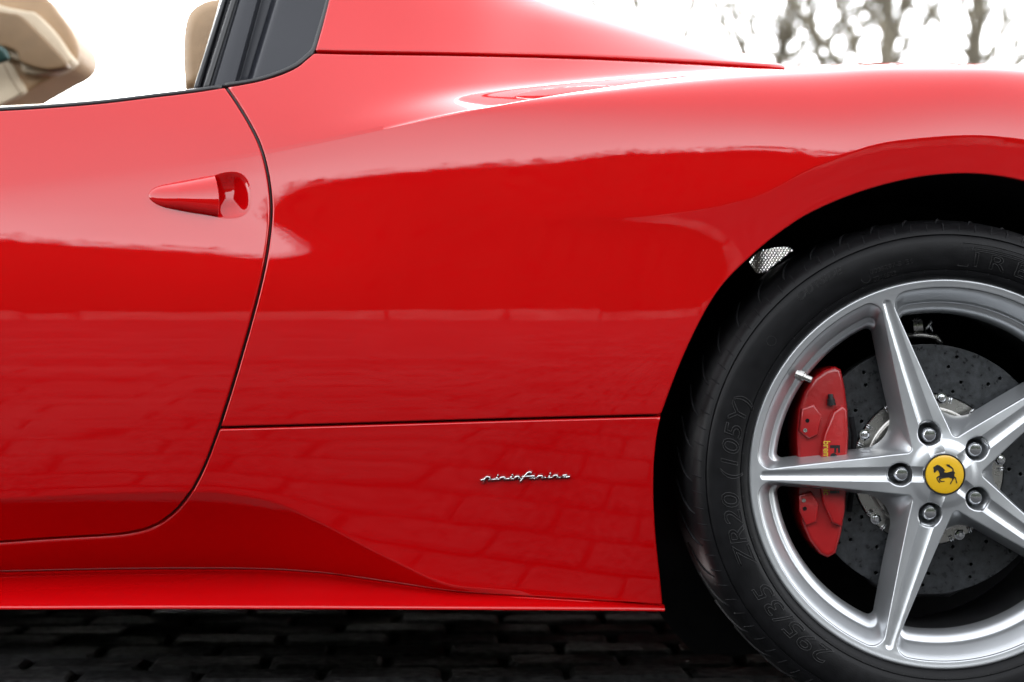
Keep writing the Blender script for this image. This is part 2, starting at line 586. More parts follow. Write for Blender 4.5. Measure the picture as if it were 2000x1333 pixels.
py_C = row([385, 365, 338, 320, 310, 299, 281, 253, 221, 192, 168, 148, 136, 127, 122, 123.5, 132, 165])
py_f = row([425, 425, 425, 425, 425, 425, 425, 428, 432, 434, 428, 414, 388, 325, 279, 268, 283, 340])
py_g = row([415, 400, 378, 364, 358, 351, 334, 318, 304, 296, 289, 284, 282, 286, 262, 248, 262, 318])
py_seam = row([1124, 1120, 1115, 1114, 1114.5, 1116, 1122, 1139, 1160, 1169, 1178, 1186, 1190, 1195, 1200, 1200, 1200, 1200])
py_cr = row([985, 978, 967, 965, 972, 984, 1022, 1090, 1150, 1158, 1167, 1175, 1180, 1185, 1190, 1190, 1190, 1190])
gapf = row([95, 95, 95, 95, 96, 98, 101, 103.5, 106, 109, 114, 121.5, 128.5, 142, 140, 141, 150, 183])
py_f = np.maximum(py_f, py_g + 10)
rowsA = [
    # (photo row, tilt of the surface normal in degrees, subdivisions up to the next row)
    (py_seam, row([-47, -47, -47, -47, -47, -47, -47, -50, -50, -16, -14, -14, -14, -14, -14, -14, -14, -14]), 18),
    (py_cr, row([-43, -43, -43, -43, -43, -43, -44, -46, -44, -16, -14, -14, -14, -14, -14, -14, -14, -14]), 6),
    (py_cr - 7, row([-16, -16, -16, -16, -16, -15.5, -15, -14, -13.5, -13.5, -13.5, -13.5, -14, -14, -14, -14, -14, -14]), 22),
    (row([860] * 18), row([-12.4] * 12 + [-11] * 6), 22),
    (row([740] * 18), row([-7.6] * 12 + [-7] * 6), 20),
    (row([650] * 18), row([-3.0, -3.0, -3.0, -3.0, -3.0, -3.0, -3.0, -2.9, -2.8, -2.6, -2.6, -3.0, -4, -5, -5, -5, -5, -5]), 20),
    (row([565] * 13 + [535, 515, 510, 520, 570]), row([1.8, 1.8, 2.0, 2.1, 2.1, 2.1, 1.8, 1.2, 0.8, 0.4, 0.2, -0.3, -2.5, -7, -9, -9, -9, -9]), 22),
    (row([490] * 12 + [488, 440, 410, 402, 415, 480]), row([7.4, 7.6, 8.4, 9.0, 9.4, 9.5, 8.2, 4.4, 2.6, 1.8, 1.2, -0.3, -4, -8, -10, -10, -10, -10]), 14),
    (row([456] * 12 + [438, 382, 340, 332, 347, 405]), row([8.9, 9.0, 10.2, 10.2, 9.8, 9.0, 7.0, 4.2, 2.8, 1.6, 0.0, -2.2, -5, -6, -7, -7, -7, -7]), 16),
    (py_f, row([10.5, 10.5, 11.2, 10.5, 9.4, 7.6, 5.8, 4.2, 3.0, 1.2, -2.8, -4.2, -5, -4.6, -4.2, -4.2, -4.2, -4.2]), 6),
    (py_f - np.where(S > 1100, 5, 8), row([11.2, 11.2, 11.8, 10.8, 9.3, 7.4, 5.8, 4.2, 3.2, 2.4, 1.4, 1.8, 3.0, 5.4, 8.6, 8.6, 8.6, 8.6]), 26),
    (py_g, row([13, 13, 13.5, 12.2, 9.4, 8.05, 7.9, 7.75, 7.6, 7.5, 7.45, 7.4, 7.4, 7.4, 10.5, 11, 11, 11]), 22),
    (0.5 * py_g + 0.5 * py_C, row([15, 15, 15, 14.5, 12.5, 11, 10.4, 10.4, 11, 13, 17, 22, 25, 27, 29, 29, 29, 29]), 16),
    (0.18 * py_g + 0.82 * py_C, row([17, 17, 17, 16.5, 14.5, 12.5, 12, 12, 14, 24, 38, 45, 48, 50, 50, 50, 50, 50]), 14),
    (py_C, row([18, 18, 18, 17.5, 16, 14, 13, 13, 20, 60, 74, 77, 78, 78.5, 78.5, 78.5, 78.5, 78.5]), 0),
]
sil = row([-60, -60, -60, -60, -60, -60, -60, -60, -50, -2, 33, 75, 109, 141, 139, 140, 149, 182])
c_off = row([-6, -6, -6, -6, -6, -6, -6, -6, -5, 4, 5, 5, 6, 16, 19, 19, 19, 19])
c0 = py_C + c_off
rowsB = [
    (c0, row([20, 20, 20, 21, 22, 23, 26, 36, 58, 71, 73, 74, 74, 74, 74, 74, 74, 74]), 16),
    (c0 + (gapf - c0) * 0.2, row([22, 22, 22, 23, 25, 27, 32, 43, 62, 71, 72, 74, 74, 74, 74, 74, 74, 74]), 22),
    (c0 + (gapf - c0) * 0.5, row([25, 25, 26, 28, 30, 31, 34.5, 39, 45, 50, 54, 59, 65, 74, 74, 74, 74, 74]), 24),
    (gapf, row([29, 29, 30, 31, 32, 33, 34.5, 37, 40, 44, 49, 55, 62, 74, 74, 74, 74, 74]), 16),
    (0.5 * gapf + 0.5 * sil, row([30, 30, 30, 31, 32, 32, 33, 34.5, 37, 44, 52, 60, 67, 74, 74, 74, 74, 74]), 18),
    (sil, row([30, 30, 30, 31, 31, 31, 31, 33, 40, 60, 67, 71, 73, 77, 77, 77, 77, 77]), 0),
]
Yf = row([.056, .067, .0765, .0762, .0745, .0715, .065, .051, .030, .009, -.010, -.024, -.031, -.036, -.039, -.038, -.031, -.010])
jump = row([0, 0, 0, 0, 0, 0, 0, .004, .022, .055, .095, .135, .165, .19, .22, .25, .27, .30])

cols = np.concatenate([np.arange(-180, 282, 4.0), np.arange(282, 502, 2.0), np.arange(502, 1250, 4.0), np.arange(1250, 1720, 3.0), np.arange(1720, 2205, 4.0)])
nc = len(cols)


def expand(rows):
    """dense photo rows and tilts for all columns"""
    PYr = np.stack([pchip(S, r[0], cols) for r in rows], 1)
    Tr = np.stack([pchip(S, r[1], cols) for r in rows], 1)
    py, T = [], []
    for c in range(nc):
        fine = []
        for i in range(len(rows) - 1):
            n = rows[i][2]
            fine += [PYr[c, i] + (PYr[c, i + 1] - PYr[c, i]) * k / n for k in range(n)]
        fine.append(PYr[c, -1])
        fine = np.array(fine)
        x = -PYr[c]
        for i in range(1, len(x)):
            if x[i] <= x[i - 1] + 0.05: x[i] = x[i - 1] + 0.05
        py.append(fine)
        T.append(pchip(x, Tr[c], -fine))
    return np.array(py), np.array(T)


def integrate(py, T, start, Y0):
    """depth of the surface along each column from row `start`"""
    k = (CYP - py) / FPX
    tt = np.tan(np.radians(T))
    lim = np.where(k > 0.01, 0.94 / np.maximum(k, 0.01), 1e9)
    tt = np.minimum(tt, lim)
    Y = np.zeros_like(py)
    Y[:, start] = Y0
    for j in range(start + 1, py.shape[1]):
        tm = 0.5 * (tt[:, j] + tt[:, j - 1]); km = 0.5 * (k[:, j] + k[:, j - 1])
        Y[:, j] = Y[:, j - 1] + tm * (D + Y[:, j - 1]) / (1 - km * tm) * (k[:, j] - k[:, j - 1])
    for j in range(start - 1, -1, -1):
        tm = 0.5 * (tt[:, j] + tt[:, j + 1]); km = 0.5 * (k[:, j] + k[:, j + 1])
        Y[:, j] = Y[:, j + 1] + tm * (D + Y[:, j + 1]) / (1 - km * tm) * (k[:, j] - k[:, j + 1])
    return Y


pyA, TA = expand(rowsA)
iF = sum(r[2] for r in rowsA[:10])
YA = integrate(pyA, TA, iF, pchip(S, Yf, cols))
pyB, TB = expand(rowsB)
J = pchip(S, jump, cols)
J = np.where(J < 0.0006, 0.0, J)
# the upper body starts one row above the fold where it is visible, or deeper behind the haunch
st = np.tan(np.radians(TB[:, 0]))
YB = integrate(pyB, TB, 0, YA[:, -1] + J + 0.0013 * np.clip(1 - J / 0.004, 0, 1))


def gauss_cols(Y, s):
    k = int(3 * s)
    w = np.exp(-0.5 * (np.arange(-k, k + 1) / s) ** 2); w /= w.sum()
    Yp = np.concatenate([np.repeat(Y[:1], k, 0) * 1.0, Y, np.repeat(Y[-1:], k, 0)], 0)
    for i in range(k):
        Yp[k - 1 - i] = 2 * Y[0] - Y[i + 1]; Yp[len(Y) + k + i] = 2 * Y[-1] - Y[-2 - i]
    return sum(w[i] * Yp[i:i + len(Y)] for i in range(2 * k + 1))


def smooth_x(Y, sigma=22.0):
    """smooth along the car on an even spacing so that no station shows in the reflections"""
    xe = np.arange(cols[0], cols[-1] + 0.1, 4.0)
    E = np.stack([np.interp(xe, cols, Y[:, j]) for j in range(Y.shape[1])], 1)
    E = gauss_cols(E, sigma / 4.0)
    out = np.stack([pchip(xe, E[:, j], cols) for j in range(Y.shape[1])], 1)
    return out


YA = smooth_x(YA)
YB = smooth_x(YB, 40.0)
# door-handle recess pressed into the door skin
rec = smooth_line([(300, 376), (360, 358), (415, 345), (440, 338), (462, 338), (477, 346), (486, 362), (489, 385), (486, 407), (475, 420), (456, 425), (425, 423), (360, 406), (300, 386), (300, 376)], 4)
PXA = np.repeat(cols[:, None], pyA.shape[1], 1)
PXB = np.repeat(cols[:, None], pyB.shape[1], 1)
dr = sdf_poly(PXA, pyA, rec)
tq = np.clip((dr + 1) / 40.0, 0, 1)
YA_plain = YA.copy()
YA = YA + 0.0135 * np.sin(tq * math.pi / 2) ** 1.15 * np.clip((PXA - 330) / 60, 0, 1)


def to_world(px, py, Y):
    s = D + Y
    return np.stack([(px - CXP) / FPX * s, Y, H + (CYP - py) / FPX * s], -1)


PA = to_world(PXA, pyA, YA)
PB = to_world(PXB, pyB, YB)
# hidden scoop between the haunch crest and the upper body
nR = 10
roll_rows = []
for q in range(1, nR):
    t = q / nR
    L = PA[:, -1] * (1 - t) + PB[:, 0] * t
    L = L.copy()
    L[:, 2] += -0.16 * J * 4 * t * (1 - t) * 0.6
    roll_rows.append(L)
PRr = np.stack(roll_rows, 1)
back = []
e = PB[:, -1]
for dy, dz in ((0.04, 0.001), (0.1, -0.006), (0.25, -0.04), (0.5, -0.12)):
    q = e.copy(); q[:, 1] += dy; q[:, 2] += dz
    back.append(q)
PBk = np.stack(back, 1)
BODY = np.concatenate([PA, PRr, PB, PBk], 1)
BN, _, _ = grid_normals(BODY)
flip = np.sign((BN[:, :, 1]).mean())
if flip > 0: BN = -BN
# normal of zero-size rows on the visible fold: take from neighbours
nA = PA.shape[1]
for c in range(nc):
    if J[c] < 0.004:
        n = BN[c, nA - 2] + BN[c, nA + nR + 1]
        n /= np.linalg.norm(n)
        BN[c, nA - 1:nA + nR] = n
BPX, BPY = proj(BODY)
hid = np.zeros(BPX.shape, bool)
hid[:, nA + nR - 1 + PB.shape[1]:] = True


def surf(px, py, off=0.0):
    """point and normal of the main side skin at a photo position"""
    c = int(np.clip(np.searchsorted(cols, px), 1, nc - 1))
    t = (px - cols[c - 1]) / (cols[c] - cols[c - 1])
    Ys = [np.interp(-py, -pyA[q], YA_plain[q]) for q in (c - 1, c)]
    Y = Ys[0] * (1 - t) + Ys[1] * t
    return W(px, py, Y + off)


def surfB(px, py, off=0.0):
    c = int(np.clip(np.searchsorted(cols, px), 1, nc - 1))
    t = (px - cols[c - 1]) / (cols[c] - cols[c - 1])
    Ys = [np.interp(-py, -pyB[q], YB[q]) for q in (c - 1, c)]
    return W(px, py, Ys[0] * (1 - t) + Ys[1] * t + off)


# ---- panel outlines in the photograph
G1 = smooth_line([(440, 168), (462, 200), (485, 238), (505, 278), (518, 320), (526, 365), (529, 410), (526, 455), (518, 510), (505, 570),
                  (488, 635), (468, 705), (448, 772), (428, 834), (410, 885), (393, 925), (373, 962), (352, 990), (332, 1009), (307, 1026), (280, 1037),
                  (245, 1044), (210, 1047.5), (100, 1054), (0, 1061), (-200, 1073)])
belt = smooth_line([(-200, 224), (0, 213.5), (100, 207.5), (200, 199), (300, 187), (375, 178), (440, 168)])
trim_low = smooth_line([(440, 168), (500, 157), (545, 144), (578, 129), (598, 113), (612, 101)])
G3 = smooth_line([(612, 101), (700, 103), (850, 105), (1000, 108), (1150, 112.5), (1300, 119.5), (1450, 128), (1510, 131), (1545, 132.5)])
G2 = smooth_line([(428, 837), (600, 832.5), (800, 826.5), (1000, 820.5), (1150, 816.5), (1293, 813)])
arch = smooth_line([(1293, 812), (1301, 790), (1317, 745), (1345, 678), (1380, 608), (1412, 558), (1468, 503), (1510, 467), (1559, 433), (1580, 420), (1650, 389),
                    (1720, 366), (1780, 352), (1825, 345), (1895, 342), (1950, 347), (2000, 357), (2080, 383), (2250, 470)])
ar = np.array(arch)
for _ in range(30):
    ar[1:-1] = 0.25 * ar[:-2] + 0.5 * ar[1:-1] + 0.25 * ar[2:]
arch = [tuple(p) for p in ar]
lowright = smooth_line([(1293, 812), (1285, 850), (1279.5, 900), (1278, 960), (1281, 1030), (1286.5, 1090), (1292, 1140), (1296, 1184)])
seam = [(x, y) for x, y in zip(np.arange(-200, 1296, 12), pchip(S, py_seam, np.arange(-200, 1296, 12)))] + [(1296, 1183)]
door_poly = G1 + [(-400, 1080), (-400, 230)] + belt[:-1]
quarter_poly = trim_low + G3[1:] + [(1590, 90), (1600, 40), (2500, 40), (2500, 600)] + arch[::-1] + G2[::-1][1:] + [p for p in G1 if p[1] < 834][::-1]
rocker_poly = G2 + lowright[1:] + seam[::-1] + [(-400, 1130), (-400, 1080)] + [p for p in G1 if p[1] > 834][::-1]
buttress_poly = G3 + [(1590, 90), (1600, 40), (1700, -200), (690, -200), (640, -2), (628, 46)]
PXM = 1.0 / 1415.0
HALF = 2.7


def panel(name, poly, roll=0.0026, flange=0.014, half=HALF, material=None, parent=car, shift=0.0, colr=None, deck=True):
    d = (sdf_poly(BPX, BPY, poly) - half) * PXM
    if not deck:
        d[hid] = -1.0
    P_ = BODY + BN * shift
    c0_, c1_ = (0, nc) if colr is None else colr
    v, f, n = clip_grid(P_[c0_:c1_], BN[c0_:c1_], d[c0_:c1_], roll, flange)
    return mesh_obj(name, v, f, material or M['paint'], parent, n)


door = panel('door', door_poly, deck=False)
quarter = panel('quarter_panel', quarter_poly, flange=0.03)
rocker = panel('rocker_panel', rocker_poly, flange=0.016, half=2.2, deck=False)
butt = panel('flying_buttress', buttress_poly)

# dark sheet added behind the panel gaps to stop light leaking through
shell_poly = [(x, y + 3) for x, y in belt] + [(x, y + 4) for x, y in trim_low] + [(620, 60), (640, 0), (680, -120), (1000, -120), (1200, 60), (1400, 120), (1500, 150), (1800, 150), (2500, 200), (2500, 700)] + \
             [(x - 8, y - 8) for x, y in arch[::-1]] + [(x - 8, y) for x, y in lowright[1:]] + [(x, y - 1) for x, y in seam[::-1]] + [(-400, 1120), (-400, 235)]
dS = sdf_poly(BPX, BPY, shell_poly) * PXM
PS = BODY - BN * 0.016
PS[:, hid[0]] = BODY[:, hid[0]] - np.array([0, 0, 0.03])
v, f, n = clip_grid(PS[::2, ::2], BN[::2, ::2], dS[::2, ::2], 0, 0)
mesh_obj('gap_backing', v, f, M['dark_void'], car, n)

# ------------------------------------------------------------------ side skirt
xs = np.arange(-190, 1299, 6.0)
sk_v, sk_f = [], []
out_y = pchip([-200, 0, 300, 600, 900, 1100, 1240, 1300], [1182, 1183, 1182, 1182.5, 1184, 1185, 1186, 1187], xs)
wid = pchip([-200, 300, 600, 800, 900, 1050, 1200, 1300], [.185, .190, .160, .080, .042, .026, .014, .006], xs)
rowsn = 0
for i, x in enumerate(xs):
    ps = float(pchip(S, py_seam, np.array([x]))[0])
    inn = surf(x, ps - 1.0)
    Yi = inn[1]
    Yo = Yi - wid[i]
    outp = W(x, out_y[i], Yo)
    inner = W(x, ps + 0.6, Yi + 0.002)
    prof = [inner + np.array([0, 0.014, 0.022 * min(1.0, max(0.0, (1270 - x) / 120))])]
    for t in np.linspace(0, 1, 9):
        p = inner * (1 - t) + outp * t
        p = p + np.array([0, 0, 1]) * (0.015 * wid[i] * math.sin(math.pi * t) * (0.4 + 0.6 * t))
        prof.append(p)
    r = 0.0035
    tdir = (outp - inner); tdir /= max(np.linalg.norm(tdir), 1e-9)
    for a in np.linspace(0.25, 1, 6):
        ang = a * 2.0
        prof.append(outp + np.array([0, -r * math.sin(ang), -r * (1 - math.cos(ang))]))
    last = prof[-1]
    prof.append(last + np.array([0, 0.02, -0.001]))
    prof.append(last + np.array([0, 0.16, 0.002]))
    prof.append(last + np.array([0, 0.36, -0.030 if x < 1150 else 0.02]))
    rowsn = len(prof)
    sk_v += prof
for i in range(len(xs) - 1):
    for q in range(rowsn - 1):
        sk_f.append((i * rowsn + q, i * rowsn + q + 1, (i + 1) * rowsn + q + 1, (i + 1) * rowsn + q))
skirt = mesh_obj('side_skirt', sk_v, sk_f, M['paint'], car)
skirt.data.set_sharp_from_angle(angle=R(35))

# underbody tray: keeps the ground under the car in shade
bm = bmesh.new()
prism(bm, [(-3.4, 0.36, 0.115), (0.10, 0.36, 0.115), (0.10, 0.45, 0.115), (1.3, 0.45, 0.115), (1.3, 1.40, 0.115), (0.10, 1.40, 0.115), (0.10, 1.84, 0.115), (-3.4, 1.84, 0.115)], (0, 0, 0.09))
bmesh.ops.recalc_face_normals(bm, faces=bm.faces)
prism(bm, [(-3.4, 0.275, 0.18), (0.10, 0.275, 0.18), (0.10, 0.37, 0.13), (-3.4, 0.37, 0.13)], (0, 0, 0.02))
bmesh.ops.recalc_face_normals(bm, faces=bm.faces)
prism(bm, [(0.05, 0.28, 0.165), (0.20, 0.28, 0.165), (0.20, 0.366, 0.165), (1.3, 0.366, 0.165), (1.3, 0.60, 0.165), (0.05, 0.60, 0.165)], (0, 0, 0.03))
bmesh.ops.recalc_face_normals(bm, faces=bm.faces)
bm_obj('underbody', bm, M['dark_void'], car, smooth=False)
bm = bmesh.new()
prism(bm, [(-3.4, 1.82, 0.02), (1.4, 1.82, 0.02), (1.4, 1.82, 0.50), (-3.4, 1.82, 0.50)], (0, 0.05, 0))
bmesh.ops.recalc_face_normals(bm, faces=bm.faces)
bm_obj('far_side_light_block', bm, M['paint'], car, smooth=False)  # added plate for the unseen far side, blocks light from under the car

# ------------------------------------------------------------------ door handle
hv, hf = [], []
hx = np.concatenate([[289.5, 291, 294, 299], np.linspace(306, 419, 24)])
up = lambda x: np.interp(x, [289.5, 291, 294, 299, 306, 320, 350, 415, 425], [382, 377.5, 373.5, 369, 365, 361, 355, 343.2, 341.5])
dn = lambda x: np.interp(x, [289.5, 291, 294, 299, 306, 320, 350, 400, 425], [383, 387, 391, 395.5, 400, 405.5, 411.5, 420.5, 425])
NS = 25
for x in hx:
    a, b = up(x), dn(x)
    hgt = 0.013 * np.clip((x - 289.5) / 60, 0, 1) ** 0.55 + 0.003 * (x - 289) / 130
    for s in range(NS):
        t = s / (NS - 1)
        u = -math.cos(math.pi * t)
        yy = a + (b - a) * (u + 1) / 2
        bow = 5.0 * (1 - u * u) * np.clip((x - 380) / 39, 0, 1) + 6.0 * (u + 1) / 2 * np.clip((x - 380) / 39, 0, 1)
        h = hgt * (1 - abs(u) ** 2.4) ** 0.62
        p = surf(x + bow, yy, -h + 0.0006)
        hv.append(p)
for i in range(len(hx) - 1):
    for s in range(NS - 1):
        hf.append((i * NS + s, i * NS + s + 1, (i + 1) * NS + s + 1, (i + 1) * NS + s))
# inner lip of the open end
base = len(hv)
lastrow = hv[(len(hx) - 1) * NS:(len(hx)) * NS]
cen = np.mean(lastrow, 0)
for s in range(NS):
    p = lastrow[s]
    hv.append(p + (cen - p) * 0.09 + np.array([0.0006, 0.0012, 0]))
for s in range(NS):
    p = lastrow[s]
    hv.append(p + (cen - p) * 0.13 + np.array([-0.03, 0.006, 0]))
r0 = (len(hx) - 1) * NS
for s in range(NS - 1):
    hf.append((r0 + s, r0 + s + 1, base + s + 1, base + s))
    hf.append((base + s, base + s + 1, base + NS + s + 1, base + NS + s))
hd = mesh_obj('door_handle', hv, hf, M['paint'], door)
bm = bmesh.new(); bm.from_mesh(hd.data)
bmesh.ops.recalc_face_normals(bm, faces=bm.faces)
if sum(fc.normal.y for fc in bm.faces) > 0:
    bmesh.ops.reverse_faces(bm, faces=bm.faces)
bm.to_mesh(hd.data); bm.free()
hd.data.set_sharp_from_angle(angle=R(50))

bm = bmesh.new()
tube(bm, [(surf if y > 300 else surfB)(x, y, 0.014) for x, y in G1[:-20:2]], 0.0048, 8)
bm_obj('door_seal', bm, M['rubber'], door)
# belt seal and tan door top inside
bm = bmesh.new()
tube(bm, [surfB(x, y + 1.5, 0.006) for x, y in belt[::3]], 0.0042, 8)
bm_obj('belt_seal', bm, M['rubber'], door)
bm = bmesh.new()
pts = [(x, y) for x, y in belt if x < 330][::3]
tube(bm, [W(x, y - np.interp(x, [-200, 0, 250, 330], [2.5, 2.0, 0.0, -3.0]) + 10, surfB(x, y)[1] + 0.045) for x, y in pts], 0.011, 10)
bm_obj('door_card', bm, M['beige'], door)

# ------------------------------------------------------------------ pininfarina-style script badge (lettering as in the photo)
Z6 = lambda x, y: (920 + x / 9.09, 900 + y / 9.09)
strokes = [
    [(205, 400), (262, 292)], [(172, 345), (240, 335)], [(250, 305), (290, 288), (335, 293), (345, 315), (305, 342), (400, 338), (440, 330)],
    [(470, 295), (440, 325), (445, 335), (500, 332)], [(545, 290), (505, 332)], [(530, 300), (590, 290), (608, 300), (580, 328), (640, 325)],
    [(640, 325), (690, 322)], [(722, 280), (690, 320), (695, 328), (760, 325)], [(800, 278), (770, 322)],
    [(790, 285), (850, 278), (868, 290), (840, 318), (890, 315)], [(865, 378), (895, 352), (960, 270), (1010, 215), (1040, 204), (1075, 212)],
    [(900, 287), (1130, 275)], [(1125, 280), (1070, 284), (1035, 312), (1090, 316), (1130, 282), (1112, 312), (1170, 308)],
    [(1215, 262), (1170, 310)], [(1200, 275), (1260, 266), (1280, 282), (1245, 305), (1330, 303)],
    [(1395, 262), (1352, 300), (1440, 302)], [(1480, 258), (1450, 302)], [(1465, 268), (1530, 255), (1545, 268), (1520, 298), (1590, 300)],
    [(1700, 256), (1640, 260), (1600, 290), (1660, 296), (1705, 258), (1680, 292), (1755, 284)],
]
dots = [(478, 260), (736, 254), (1408, 226)]
bm = bmesh.new(); bm2 = bmesh.new()
for k, st_ in enumerate(strokes):
    q = [Z6(*p) for p in st_]
    tube(bm, [surf(x, y, -0.0032 - 0.00012 * (k % 3)) for x, y in q], 0.00138, 8)
    tube(bm2, [surf(x + 0.25, y + 0.5, -0.0010) for x, y in q], 0.0016, 8)  # dark outline and shadow of the letters, built in as black strokes
for p in dots:
    x, y = Z6(*p)
    tube(bm, [surf(x - 0.8, y + 0.7, -0.003), surf(x + 0.8, y - 0.7, -0.003)], 0.0012, 8)
    tube(bm2, [surf(x - 0.9, y + 1, -0.001), surf(x + 0.9, y - 0.4, -0.001)], 0.0017, 8)
bm_obj('script_badge', bm, M['chrome'], rocker)
bm_obj('badge_outline_shadow', bm2, M['ink'], rocker)

# ------------------------------------------------------------------ fuel flap on the upper shoulder (groove ring)
ell = []
for a in np.linspace(0, 2 * math.pi, 60, endpoint=False):
    ell.append((1120 + 116 * math.cos(a), 183 + 13.0 * math.sin(a) - 6.5 * math.cos(a)))
d_e = sdf_poly(BPX, BPY, ell) * PXM
d_e[:, :nA + nR] = -1
fv_, ff_, fn_ = clip_grid(BODY + BN * 0.0014, BN, d_e, 0.0012, 0.002)
mesh_obj('fuel_flap', fv_, ff_, M['paint'], quarter, fn_)

# ------------------------------------------------------------------ quarter-window trim
lines = [  # bottom (photo), top (photo), depth offset
    ((370, 182), (434, -30), 0.050), ((376, 181), (443, -30), 0.030), ((384, 180), (450, -30), 0.026), ((388, 180), (453, -30), 0.036),
    ((393, 179), (458, -30), 0.038), ((397, 178), (462, -30), 0.024), ((406, 176), (470, -30), 0.019), ((411, 176), (475, -30), 0.021),
    ((414, 175), (478, -30), 0.013), ((436, 171), (492, -30), 0.010), ((452, 169), (509, -30), 0.011), ((458, 168), (514, -30), 0.020),
    ((464, 166), (520, -30), 0.033), ((478, 163), (538, -30), 0.033), ((484, 162), (545, -30), 0.022), ((490, 160), (551, -30), 0.012),
    ((500, 158), (560, -30), 0.010), ((560, 150), (610, -30), 0.009), ((640, 140), (670, -30), 0.010)]
nu_, nv_ = 120, 60
fr = np.linspace(0, len(lines) - 1, nu_)
TG = np.zeros((nu_, nv_, 3))
ii = np.arange(len(lines))
bx_ = pchip(ii, [l[0][0] for l in lines], fr); by_ = pchip(ii, [l[0][1] + 8 for l in lines], fr)
tx_ = pchip(ii, [l[1][0] for l in lines], fr); ty_ = pchip(ii, [l[1][1] for l in lines], fr)
of_ = pchip(ii, [l[2] for l in lines], fr)
for i in range(nu_):
    for j in range(nv_):
        t = j / (nv_ - 1)
        x = bx_[i] * (1 - t) + tx_[i] * t; y = by_[i] * (1 - t) + ty_[i] * t
        dip = of_[i]
        if 11 <= fr[i] <= 15:                      # channel ends in a scoop at its foot
            dip = 0.010 + (of_[i] - 0.010) * min(1.0, t / 0.10) ** 0.6
        TG[i, j] = surfB(x, y, dip - 0.004)
TN, _, _ = grid_normals(TG)
if TN[..., 1].mean() > 0: TN = -TN
tpx, tpy = proj(TG)
trim_poly = [(374, 179.5), (440, 170), (500, 159)] + [(x, y) for x, y in smooth_line([(500, 158), (545, 144), (578, 129), (598, 113), (612, 97), (620, 75), (632, 35), (641, 0), (650, -40)])] + [(438, -40), (376, 172)]
dT = (sdf_poly(tpx, tpy, trim_poly) - 1.5) * PXM
v, f, n = clip_grid(TG, TN, dT, 0.0025, 0.012)
trim = mesh_obj('quarter_window_trim', v, f, M['trim'], car, n)
bm = bmesh.new()
edge = smooth_line([(440, 168), (500, 158), (545, 144), (578, 129), (598, 113), (612, 99), (620, 75), (632, 35), (642, -2), (650, -40)], 8)
tube(bm, [surfB(x, y, 0.007) for x, y in edge], 0.0042, 8)
bm_obj('trim_seal', bm, M['rubber'], trim)
bm = bmesh.new()
tube(bm, [surfB(l0 + (l1 - l0) * t, 178 + (-30 - 178) * t, 0.012) for l0, l1, t in [(381, 447, q / 14) for q in range(15)]], 0.0035, 8)
bm_obj('window_seal', bm, M['rubber'], trim)
bm = bmesh.new()
tube(bm, [surfB(l0 + (l1 - l0) * t, 177 + (-30 - 177) * t, 0.010) for l0, l1, t in [(401, 466, q / 14) for q in range(15)]], 0.0045, 8)
bm_obj('window_seal', bm, M['rubber'], trim)
# ================================================================== WHEEL
WX, WZ = W(1845, 927, 0)[0], W(1845, 927, 0)[2]
WC = (WX, WZ)
MM = 1.0 / 1415.0
wheel = bpy.data.objects.new('wheel', None)
wheel.location = (0, 0, 0)
link(wheel, car)
SPK = [R(180.4 + 72 * k) for k in range(5)]

# --- one window opening between two spokes (photo px units about the hub), mid axis along +u
half = R(36)
w0, ws = 49.0, 0.105
ROUT = 365.0


def spoke_edge(r, sgn):
    w = w0 - ws * r
    a = sgn * half
    # axis of the neighbouring spoke at angle a, edge is on the side towards the window middle
    ux, uy = math.cos(a), math.sin(a)
    nx, ny = (math.sin(a), -math.cos(a)) if sgn > 0 else (-math.sin(a), math.cos(a))
    return np.array([ux * r + nx * w, uy * r + ny * w])


def fillet(p0, c, p1, rad, n=10):
    p0, c, p1 = map(np.array, (p0, c, p1))
    a = (p0 - c) / np.linalg.norm(p0 - c); b = (p1 - c) / np.linalg.norm(p1 - c)
    ang = math.acos(np.clip(a @ b, -1, 1)) / 2
    L = rad / math.tan(ang)
    m = (a + b) / np.linalg.norm(a + b)
    o = c + m * rad / math.sin(ang)
    s, e_ = c + a * L - o, c + b * L - o
    out = []
    for k in range(n + 1):
        v_ = s * (1 - k / n) + e_ * (k / n)
        out.append(o + v_ / np.linalg.norm(v_) * rad)
    return out


